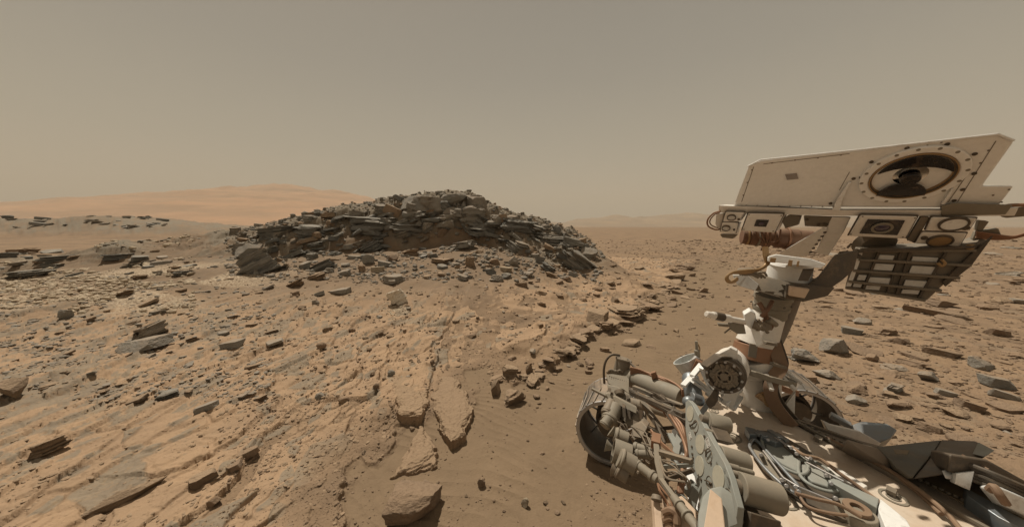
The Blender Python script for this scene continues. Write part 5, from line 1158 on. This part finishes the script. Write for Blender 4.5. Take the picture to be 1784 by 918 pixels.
MB().prism([P(*q) for q in [(1641, 766, 1.08), (1700, 768, 1.04), (1733, 784, .96), (1714, 797, .93), (1690, 807, .91), (1640, 827, .90), (1592, 833.5, .91), (1619, 800, .98)]], Vector((.05, .05, -.05))).build('antenna_facet', DARKM, hg, .003)
MB().prism([P(*q) for q in [(1704, 770, 1.025), (1731, 784, .957), (1713, 795, .925), (1694, 790, .96)]], Vector((-.006, -.006, .004))).build('antenna_cap', PLATEM, hg, .002)
MB().prism([P(*q) for q in [(1556, 782, 1.0), (1584, 784, 1.0), (1580, 792, .985), (1560, 790, .985)]], Vector((-.004, -.004, .003))).build('gold_patch', OLIVEM, hg, .001)
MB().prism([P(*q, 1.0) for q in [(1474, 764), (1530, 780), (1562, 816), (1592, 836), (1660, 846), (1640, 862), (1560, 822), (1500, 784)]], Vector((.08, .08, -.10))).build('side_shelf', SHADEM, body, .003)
s = MB(); s.prism([P(*p, .86) for p in [(1666, 824), (1698, 820), (1690, 854), (1664, 842)]], Vector((.03, .03, -.02))); s.prism([P(*p, .88) for p in [(1645, 828), (1662, 826), (1660, 835), (1648, 834)]], Vector((.02, .02, 0))); s.build('white_box', W_BRIGHT, body, .002)
s = MB(); s.prism([P(*p, .80) for p in [(1725, 850), (1740, 846), (1800, 872), (1820, 905), (1800, 905), (1750, 880)]], Vector((.05, .05, -.04))); s.build('white_duct', W_BRIGHT, body, .005)
s = MB()
for k in range(5): s.cable([P(1680, 806 + k * 5, .88), P(1704, 815 + k * 6, .86), P(1740, 829 + k * 6, .83), P(1800, 855 + k * 8, .8)], .004 if k % 2 else .007)
s.build('side_pipes', DARKM, body, 0)
s = MB(); s.cable([P(1724, 853, .8), P(1732, 848, .79), P(1742, 862, .78), P(1752, 876, .78)], .009); s.cable([P(1675, 792, .9), P(1700, 806, .88), P(1722, 818, .86)], .004); s.build('side_hose', STRAPM, body, 0)
MB().prism([P(*p, .87) for p in [(1655, 790), (1720, 800), (1810, 850), (1810, 880), (1700, 838), (1650, 820)]], Vector((.12, .12, -.08))).build('side_block', DARKM, body, .006)
MB().prism([D(*p, .05) for p in [(1680, 846), (1700, 858), (1784, 905), (1810, 935), (1740, 900), (1684, 862)]], Vector((0, 0, -.04))).build('grey_sill', BLUEM, body, .002)
# ---------------------------------------------------------------- tool turret plate with its cylinders
TN = Vector((-.965, .17, .19)).normalized(); T = plane(P(1252, 831, .85), TN)
plate_px = [(1194, 700), (1199, 696), (1206, 703), (1237, 762), (1262, 806), (1272, 832), (1285, 882), (1280, 925), (1255, 940), (1226, 930), (1218, 868), (1212, 832), (1206, 824), (1200, 790), (1194, 745)]
turret = MB().prism([T(*p) for p in plate_px], -TN * .016).build('tool_plate', PLATEM, bev=.0015)
def tdisc(cx_, cy_, r, name='disc_pad', mat=DISCM, th=.0018): c_ = T(cx_, cy_); return MB().disc(c_, TN, r, th, 40).build(name, mat, turret, 0)
rr_ = [(T(1252, 831 + 21.5) - T(1252, 831)).length]
for cx_, cy_, ry in [(1202.5, 720, 13.5), (1220, 773, 17), (1219, 811, 18), (1252, 831, 21.5)]: tdisc(cx_, cy_, (T(cx_, cy_ + ry) - T(cx_, cy_)).length)
for cx_, cy_, ry in [(1212, 742, 11), (1235, 793, 13), (1236, 840, 12), (1268, 865, 15)]:
    c_ = T(cx_, cy_); r_ = (T(cx_, cy_ + ry) - c_).length; MB().tube(c_, c_ + TN * .0016, r_, r_ * .955, 40).build('scribed_ring', HARDM, turret, 0)
s = MB()
for q in [(1203, 741), (1212, 754), (1206, 778), (1207, 791), (1228, 760), (1239, 806), (1208, 797), (1238, 843), (1240, 850), (1267, 888), (1258, 892), (1266, 862), (1222, 835), (1230, 785)]: s.disc(T(*q), TN, .0042, .003, 10)
s.build('plate_screws', DARKM, turret, 0)
s = MB()
for a_, b_, c_ in [((1202, 742), (1207, 738), (1213, 734)), ((1230, 795), (1231, 789), (1238, 784)), ((1228, 836), (1232, 837), (1240, 842)), ((1263, 878), (1265, 870), (1271, 861))]: s.cable([T(*a_, .003), T(*b_, .006), T(*c_, .003)], .0022, 6, 4)
s.build('plate_hooks', DARKM, turret, 0)
def mark(cx_, cy_, r):
    """small white outlined box with a stacked sign in it, standing upright on the plate"""
    c_ = T(cx_, cy_); dv = (T(cx_ + 2.2, cy_ + 8) - c_).normalized(); dh = dv.cross(TN)
    s = MB()
    def fr__(cc, hw, hh, t):
        for (x0, y0, x1, y1) in ((-hw, -hh, hw, -hh + t), (-hw, hh - t, hw, hh), (-hw, -hh + t, -hw + t, hh - t), (hw - t, -hh + t, hw, hh - t)):
            s.prism([cc + TN * .0012 + dh * a + dv * b for a, b in ((x0, y0), (x1, y0), (x1, y1), (x0, y1))], -TN * .001)
    fr__(c_, r * .62, r, r * .14); fr__(c_ - dv * r * .36, r * .28, r * .30, r * .16); fr__(c_ + dv * r * .36, r * .28, r * .30, r * .16)
    s.build('plate_mark', PALECELL, turret, 0)
mark(1233.5, 771, .014); mark(1259.5, 867, .017); mark(1202.5, 759, .011)
AX = -TN
def tcyl(px, py, r, L0, L1, extra=()):
    c_ = T(px, py); a = c_ + AX * L0; b = c_ + AX * L1
    o = MB().cyl(a, b, r, r, 40, [(.03, r * 1.0), (.9, r), (.97, r * .985)]).build('tool_cylinder', TANM, turret, .002)
    MB().cyl(c_, a, r * .5, r * .5, 24).build('cylinder_stub', HARDM, o, .001)
    return o
tcyl(1220, 728, .026, .02, .085); tcyl(1240, 790, .029, .02, .095); tcyl(1266, 842, .037, .03, .125)
for (x, y, L1) in [(1228, 750, .085), (1250, 806, .09), (1262, 820, .07), (1268, 862, .08)]:
    c_ = T(x, y); o = MB().cyl(c_, c_ + AX * L1, .009, .008, 20, [(.6, .009), (.62, .007)]).build('tool_rod', TANM, turret, .001)
    MB().disc(c_ + AX * (L1 - .001), AX, .006, .004, 12).build('rod_bore', DARKM, o, 0)
s = MB(); s.prism([T(1215, 735) + AX * .02, T(1226, 738) + AX * .02, T(1238, 762) + AX * .02, T(1226, 764) + AX * .02], AX * .05)
s.prism([T(*p) + AX * .03 for p in [(1240, 800), (1262, 842), (1256, 850), (1238, 812)]], AX * .06); s.prism([T(*p) + AX * .03 for p in [(1262, 876), (1284, 884), (1280, 930), (1256, 930)]], AX * .07); s.build('tool_housing', DARKM, turret, .003)
s = MB(); s.bar(D(1275, 885, .08), D(1330, 940, .05), .03, .02); s.bar(D(1282, 850, .08), D(1318, 905, .06), .025, .02); s.build('tool_strut', HARDM, turret, .002)
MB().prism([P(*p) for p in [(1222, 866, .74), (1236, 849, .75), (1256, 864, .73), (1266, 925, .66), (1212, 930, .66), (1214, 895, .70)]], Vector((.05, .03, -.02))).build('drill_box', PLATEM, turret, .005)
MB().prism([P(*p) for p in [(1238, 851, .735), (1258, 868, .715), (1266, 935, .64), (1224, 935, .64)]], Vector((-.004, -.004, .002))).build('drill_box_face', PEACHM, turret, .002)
# ---------------------------------------------------------------- robotic arm, tools
arm = MB().cyl(P(1094, 655, 1.78), P(1190, 694, 1.48), .046, .050, 32, [(.1, .046), (.11, .052), (.16, .052), (.17, .046)]).build('arm_tube', TANM, bev=.002)
MB().cyl(P(1081, 648, 1.80), P(1087, 624, 1.80), .046, .046, 30, [(.06, .042), (.86, .042), (.87, .047)]).build('elbow_motor', HARDM, arm, .003)
MB().prism([P(*p) for p in [(1054, 660, 1.85), (1070, 646, 1.85), (1102, 645, 1.78), (1103, 662, 1.76), (1080, 668, 1.78)]], Vector((.03, .08, -.05))).build('elbow_housing', HARDM, arm, .004)
s = MB(); s.cable([P(1053, 668, 1.8), P(1052, 645, 1.8), P(1056, 628, 1.8), P(1066, 618, 1.8), P(1080, 619, 1.8)], .007); s.cable([P(1093, 626, 1.78), P(1100, 634, 1.75), P(1108, 642, 1.72)], .006); s.build('black_cable', DARKM, arm, 0)
s = MB()
for k in range(6): s.cable([P(1098, 640 + k * 2, 1.72), P(1112 + k, 643 + k * 3, 1.70), P(1130, 650 + (k * 5) % 9, 1.66), P(1150 - k, 656 + (k * 3) % 8, 1.6), P(1176 + k, 668 + (k * 7) % 8, 1.52), P(1190, 680 + k * 2, 1.46)], .0055)
s.build('red_cable_bundle', COPM, arm, 0)
s = MB()
for k in range(7): s.cable([P(1058 + k * 2, 650 + k, 1.78), P(1064 + k * 3, 644 + (k * 3) % 7, 1.76), P(1074 + k * 2, 650 + (k * 5) % 6, 1.76)], .006)
s.build('elbow_cables', HARDM, arm, 0)
MB().prism([P(*p, 1.60) for p in [(1134, 650), (1142, 648), (1145, 658), (1136, 662)]], Vector((.01, .02, 0))).build('copper_tag', COPM, arm, .001)
# perforated cover
cov = MB().prism([P(*p) for p in [(1056, 652, 1.72), (1066, 651, 1.72), (1092, 655, 1.66), (1096, 660, 1.65), (1096, 686, 1.6), (1086, 678, 1.62), (1072, 674, 1.65), (1060, 668, 1.68)]], Vector((.01, .02, -.03))).build('perforated_cover', TANM, arm, .002)
s = MB(); nn = Vector((-.25, -.6, .75))
for i in range(9):
    for j in range(5):
        s.ball(P(1062 + i * 3.7, 655 + j * 3.3 + i * 1.2, 1.71 - i * .008 - j * .006), .0028)
s.build('cover_holes', DARKM, cov, 0)
br = MB().prism([P(*p) for p in [(1058, 670, 1.66), (1076, 674, 1.62), (1097, 688, 1.57), (1100, 706, 1.52), (1086, 704, 1.55), (1060, 690, 1.62)]], Vector((.03, .08, -.03))).build('wrist_bracket', TANM, arm, .003)
s = MB(); s.cyl(P(1079, 682, 1.585), P(1080, 688, 1.57), .026, .020, 24); s.build('bracket_cup', HARDM, br, .001)
s = MB()
for q in [(1062, 679), (1093, 692), (1090, 698), (1096, 700), (1066, 686)]: s.prism([P(q[0] - 2.4, q[1] - 3, 1.555), P(q[0] + 2.4, q[1] - 2, 1.55), P(q[0] + 2.4, q[1] + 3, 1.54), P(q[0] - 2.4, q[1] + 2, 1.545)], Vector((.004, .01, 0)))
s.build('bracket_slots', DARKM, br, 0)
MB().bar(P(1031, 677, 1.62), P(1060, 692, 1.56), .012, .012).build('probe_tip', TANM, arm, .002)
MB().prism([P(*p) for p in [(1054, 686, 1.56), (1060, 684, 1.56), (1110, 710, 1.44), (1109, 721, 1.42), (1062, 698, 1.54)]], Vector((.01, .03, -.01))).build('flat_beam', TANM, arm, .003)
s = MB()
for k in range(4): s.prism([P(1084 + k * 8, 708 + k * 4, 1.46), P(1090 + k * 8, 711 + k * 4, 1.45), P(1091 + k * 8, 728 + k * 3, 1.43), P(1085 + k * 8, 726 + k * 3, 1.44)], Vector((.01, .03, 0)))
s.build('frame_slots', DARKM, arm, .001)
MB().prism([P(*p) for p in [(1080, 703, 1.50), (1112, 718, 1.44), (1116, 742, 1.40), (1098, 745, 1.42), (1082, 728, 1.48)]], Vector((.02, .05, -.02))).build('lattice_frame', HARDM, arm, .003)
for a_, b_, w_, m_ in [((1100, 684, 1.55), (1192, 724, 1.2), .020, DARKM), ((1098, 680, 1.56), (1196, 734, 1.18), .014, DARKM), ((1104, 674, 1.6), (1190, 708, 1.3), .018, HARDM), ((1118, 700, 1.6), (1166, 768, 1.35), .024, HARDM), ((1126, 748, 1.5), (1176, 744, 1.35), .014, DARKM), ((1128, 742, 1.45), (1170, 764, 1.3), .012, HARDM), ((1112, 760, 1.4), (1164, 756, 1.35), .012, DARKM), ((1140, 728, 1.4), (1158, 772, 1.25), .01, DARKM)]:
    o = MB().bar(P(*a_), P(*b_), w_, w_).build('arm_strut', m_, arm, .002)
s = MB()
for q in [(1130, 697, 1.44), (1137, 701, 1.42), (1150, 706, 1.37), (1158, 711, 1.34)]: s.ball(P(*q), .012)
s.build('strut_clips', COPM, arm, 0)
MB().prism([P(*p) for p in [(1124, 688, 1.5), (1178, 714, 1.3), (1140, 700, 1.42)]], Vector((.01, .02, 0))).build('strut_web', TANM, arm, .001)
# camera barrels and cups of the tool head
def cup(a, b, r, name='tool_cup', mat=TANM, horn=False):
    o = MB().tube(a, b, r, r * .86, 36).build(name, mat, arm, .0015)
    MB().disc(a.lerp(b, .25), (b - a), r * .85, .004, 32).build('cup_floor', PLATEM, o, 0)
    return o
def barrel(a, b, r, mat=TANM, lips=((.1, 1.0), (.12, 1.12), (.25, 1.12), (.27, 1.0))):
    return MB().cyl(a, b, r, r, 30, [(t, r * k) for t, k in lips]).build('tool_barrel', mat, arm, .002)
barrel(P(1060, 735, 1.46), P(1074, 708, 1.52), .036); barrel(P(1056, 722, 1.48), P(1066, 700, 1.54), .026, HARDM); barrel(P(1052, 742, 1.44), P(1062, 728, 1.46), .024, TANM)
b1 = barrel(P(1070, 756, 1.36), P(1094, 766, 1.34), .030); MB().cyl(P(1064, 750, 1.37), P(1072, 757, 1.36), .026, .010, 24).build('horn', TANM, b1, .001)
b2 = cup(P(1068, 784, 1.24), P(1098, 796, 1.22), .046); MB().cyl(P(1055, 775, 1.26), P(1066, 780, 1.25), .024, .009, 24).build('horn', TANM, b2, .001)
b3 = barrel(P(1078, 796, 1.18), P(1106, 812, 1.16), .034); b4 = barrel(P(1074, 816, 1.17), P(1094, 830, 1.15), .026, HARDM)
MB().cyl(P(1066, 818, 1.18), P(1074, 822, 1.17), .024, .010, 24).build('horn', HARDM, b4, .001)
for a_, b_, r_, m_ in [((1104, 778, 1.24), (1136, 786, 1.2), .017, TANM), ((1108, 790, 1.22), (1138, 790, 1.19), .017, TANM), ((1106, 806, 1.16), (1146, 836, 1.08), .016, TANM), ((1098, 800, 1.2), (1130, 820, 1.12), .010, HARDM)]:
    MB().cyl(P(*a_), P(*b_), r_, r_, 22, [(.05, r_), (.06, r_ * 1.18), (.2, r_ * 1.18), (.22, r_), (.7, r_), (.72, r_ * 1.25), (.82, r_ * 1.25), (.84, r_)]).build('tool_tube', m_, arm, .001)
s = MB(); rs_ = random.Random(4)
for k in range(16):
    x, y = rs_.uniform(1074, 1128), rs_.uniform(738, 800); d_ = 1.62 - (y - 700) * .0042 + .05
    s.cable([P(x, y, d_), P(x + rs_.uniform(8, 20), y + rs_.uniform(-10, 10), d_ - .02), P(x + rs_.uniform(20, 36), y + rs_.uniform(0, 26), d_ - .03)], rs_.uniform(.003, .006), 6, 4)
s.build('tool_wires', HARDM, arm, 0)
s = MB()
for k in range(12):
    x, y = rs_.uniform(1080, 1136), rs_.uniform(730, 830); d_ = 1.66 - (y - 700) * .0042 + .05; w = rs_.uniform(5, 12)
    s.prism([P(x, y, d_), P(x + w, y + 3, d_), P(x + w - 2, y + w, d_), P(x - 2, y + w - 2, d_)], Vector((.02, .04, -.02)))
s.build('tool_blocks', HARDM, arm, .002)
MB().prism([P(*p) for p in [(1100, 742, 1.4), (1118, 734, 1.38), (1128, 744, 1.34), (1118, 764, 1.32), (1102, 760, 1.36)]], Vector((.04, .06, -.02))).build('tool_block', HARDM, arm, .004)
# upright bracket and rods towards the tool plate
MB().prism([P(*p) for p in [(1138, 772, 1.10), (1147, 770, 1.10), (1150, 790, 1.06), (1158, 836, 1.0), (1148, 842, 1.0), (1140, 805, 1.05)]], Vector((.02, .03, -.01))).build('tool_bracket', TANM, arm, .003)
for a_, b_, w_, m_ in [((1150, 788, 1.05), (1206, 804, .95), .014, HARDM), ((1158, 812, 1.02), (1206, 809, .95), .011, PLATEM), ((1158, 836, 1.0), (1208, 818, .93), .012, DARKM), ((1150, 784, 1.06), (1192, 796, 1.0), .008, DARKM), ((1156, 820, 1.02), (1190, 832, .97), .008, HARDM), ((1152, 836, .99), (1178, 872, .9), .014, TANM), ((1152, 842, 1.0), (1178, 862, .95), .006, DARKM), ((1144, 760, 1.15), (1142, 776, 1.1), .03, COPM)]:
    MB().bar(P(*a_), P(*b_), w_, w_).build('tool_strut', m_, arm, .001)
rod = MB().cyl(P(1174, 866, .9), P(1222, 930, .78), .012, .012, 18, [(.2, .012), (.21, .016), (.25, .016), (.26, .012), (.5, .012), (.51, .017), (.56, .017), (.57, .012)]).build('banded_rod', TANM, arm, .001)
MB().cable([P(1178, 868, .89), P(1200, 892, .85), P(1220, 922, .78)], .006).build('rod_wire', DARKM, rod, 0)
s = MB()
for k in range(7): s.cable([P(1166 + k * 2, 722 + k, 1.2), P(1178 + k * 2, 740 + (k * 3) % 7, 1.16), P(1188 + k, 760 + k, 1.1), P(1196, 785 + (k * 5) % 9, 1.04), P(1196 - k, 806, 1.02), P(1186 + (k * 3) % 8, 830, .98), P(1182 + k, 858, .95)], .0052)
s.build('copper_cable_bundle', COPM, arm, 0)
s = MB()
for k in range(3): s.cable([P(1134, 748 + k * 2, 1.3), P(1146, 764 + k * 2, 1.24), P(1168, 784 + k * 2, 1.12), P(1186, 800 + k * 2, 1.04)], .004)
s.build('copper_wires', COPM, arm, 0)
MB().prism([P(*p) for p in [(1160, 724, 1.25), (1172, 712, 1.25), (1190, 735, 1.2), (1198, 760, 1.15), (1186, 762, 1.18)]], Vector((.02, .03, 0))).build('shoulder_plate', DARKM, arm, .003)
# bright side panels of the body seen behind the arm
sp_ = MB().prism([P(*p) for p in [(1170, 748, 1.28), (1182, 742, 1.27), (1204, 800, 1.12), (1214, 850, 1.02), (1222, 900, .96), (1204, 880, .98), (1188, 846, 1.06), (1174, 800, 1.18)]], Vector((.02, .01, -.02))).build('side_panel', W_BRIGHT, body, .002)
s = MB()
for a_, b_ in [((1172, 750, 1.26), (1196, 800, 1.13)), ((1188, 752, 1.22), (1178, 800, 1.14)), ((1200, 852, 1.0), (1214, 830, 1.0)), ((1206, 884, .96), (1218, 838, .98)), ((1186, 846, 1.04), (1206, 880, .97))]: s.bar(P(*a_) - Vector((.02, .02, 0)), P(*b_) - Vector((.02, .02, 0)), .022, .010)
s.build('panel_brace', PLATEM, sp_, .001)
# sunlit peach panel and twin rails at the lower edge
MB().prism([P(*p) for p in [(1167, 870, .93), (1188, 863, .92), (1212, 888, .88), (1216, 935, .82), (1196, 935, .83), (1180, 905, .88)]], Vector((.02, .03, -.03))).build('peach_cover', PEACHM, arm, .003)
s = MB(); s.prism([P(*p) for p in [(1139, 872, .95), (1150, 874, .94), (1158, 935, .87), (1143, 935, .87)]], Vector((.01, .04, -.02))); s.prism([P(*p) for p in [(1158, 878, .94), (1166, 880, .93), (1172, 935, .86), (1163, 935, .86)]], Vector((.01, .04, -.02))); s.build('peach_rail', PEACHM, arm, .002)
MB().cyl(P(1144, 872, .94), P(1144, 862, .95), .016, .013, 20).build('rail_knob', HARDM, arm, .002)
s = MB()
for k in range(3): s.cable([P(1158, 892 + k * 14, .9), P(1170, 888 + k * 13, .88), P(1178, 896 + k * 12, .87), P(1180, 912 + k * 10, .86)], .010)
s.build('ribbed_hose', STRAPM, arm, 0)
MB().cable([P(1176, 882, .9), P(1180, 900, .88), P(1184, 930, .85)], .005).build('steel_edge', STEELM, arm, 0)

rs_ = random.Random(9)
for (a_, b_, n_, w_, m_) in [((1104, 676, 1.60), (1188, 706, 1.30), 3, 6, DARKM), ((1100, 742, 1.34), (1150, 800, 1.08), 4, 10, HARDM), ((1126, 700, 1.48), (1186, 742, 1.20), 3, 6, COPM), ((1060, 700, 1.6), (1096, 760, 1.36), 4, 10, DARKM), ((1150, 800, 1.04), (1200, 850, .92), 4, 12, HARDM), ((1146, 842, 1.0), (1176, 900, .9), 3, 8, COPM)]:
    s = MB()
    for k in range(n_):
        q0, q1 = P(*a_), P(*b_); o1 = [(rs_.uniform(-w_, w_), rs_.uniform(-w_, w_)) for _ in range(3)]
        mid = [P(a_[0] + (b_[0] - a_[0]) * t + o[0], a_[1] + (b_[1] - a_[1]) * t + o[1], a_[2] + (b_[2] - a_[2]) * t - .02) for t, o in zip((.3, .55, .8), o1)]
        s.cable([q0] + mid + [q1], rs_.uniform(.002, .0035), 6, 5)
    s.build('thin_cable', m_, arm, 0)
s = MB()
for k in range(26):
    x, y = rs_.uniform(1056, 1160), rs_.uniform(690, 835); d_ = 1.60 - (y - 700) * .0040 - .02
    if abs((x - 1056) - (y - 690) * .6) > 46: continue
    a_ = P(x, y, d_); s.cyl(a_, a_ + Vector((rs_.uniform(-.5, .5), -.6, rs_.uniform(-.3, .8))).normalized() * .012, .005, .004, 8)
s.build('fasteners', HARDM, arm, 0)
s = MB()
for k in range(34):
    x = 1340 + k * 12.5; y = 711 + k * 5.9 + (k % 2); q = D(x, y, .02); s.cyl(q, q + Vector((0, 0, .006)), .005, .0045, 10)
s.build('deck_screws', HARDM, body, 0)
s = MB()
for (x, y, w, h) in [(1250, 742, 16, 6), (1300, 752, 10, 5), (1420, 760, 14, 5), (1545, 850, 18, 7), (1600, 850, 12, 6), (1400, 730, 12, 5)]:
    s.prism([D(x, y, .012), D(x + w, y + w * .5, .012), D(x + w - 3, y + w * .5 + h, .012), D(x - 3, y + h, .012)], Vector((0, 0, .012)))
s.build('deck_fitting', HARDM, body, .001)

# panel seams, scuffs and small fasteners of the head box
def hline(a_, b_, w=.0022, m=None, nm='panel_seam'):
    MB().bar(H(*a_, .0004), H(*b_, .0004), w, .0012, HN).build(nm, m or HARDM, head, 0)
hline((1313, 291), (1292, 352)); hline((1330, 286), (1480, 268)); hline((1688, 300), (1652, 352), .0018); hline((1735, 246), (1668, 352), .0018); hline((1480, 300), (1462, 332), .0018)
s = MB()
for q in [(1310, 296), (1302, 318), (1295, 340), (1345, 284), (1385, 279), (1425, 275), (1465, 270), (1722, 262), (1708, 284), (1640, 248), (1758, 330), (1730, 340), (1745, 352)]: s.disc(H(*q), HN, .0026, .0022, 8)
s.build('panel_screws', HARDM, head, 0)
s = MB()
for k in range(4):
    for (cx_, cy_, r_) in [((1303 + 1292) / 2 + 5, 374, 0)]: pass
for q in [(1305, 374), (1361, 375.5), (1347, 402.5), (1296, 399.5), (1503, 377), (1594, 380), (1573, 413), (1482, 408)]: s.disc(H(*q, .036 if q[0] < 1400 else .031), HN, .0024, .002, 8)
s.build('camera_screws', DARKM, head, 0)
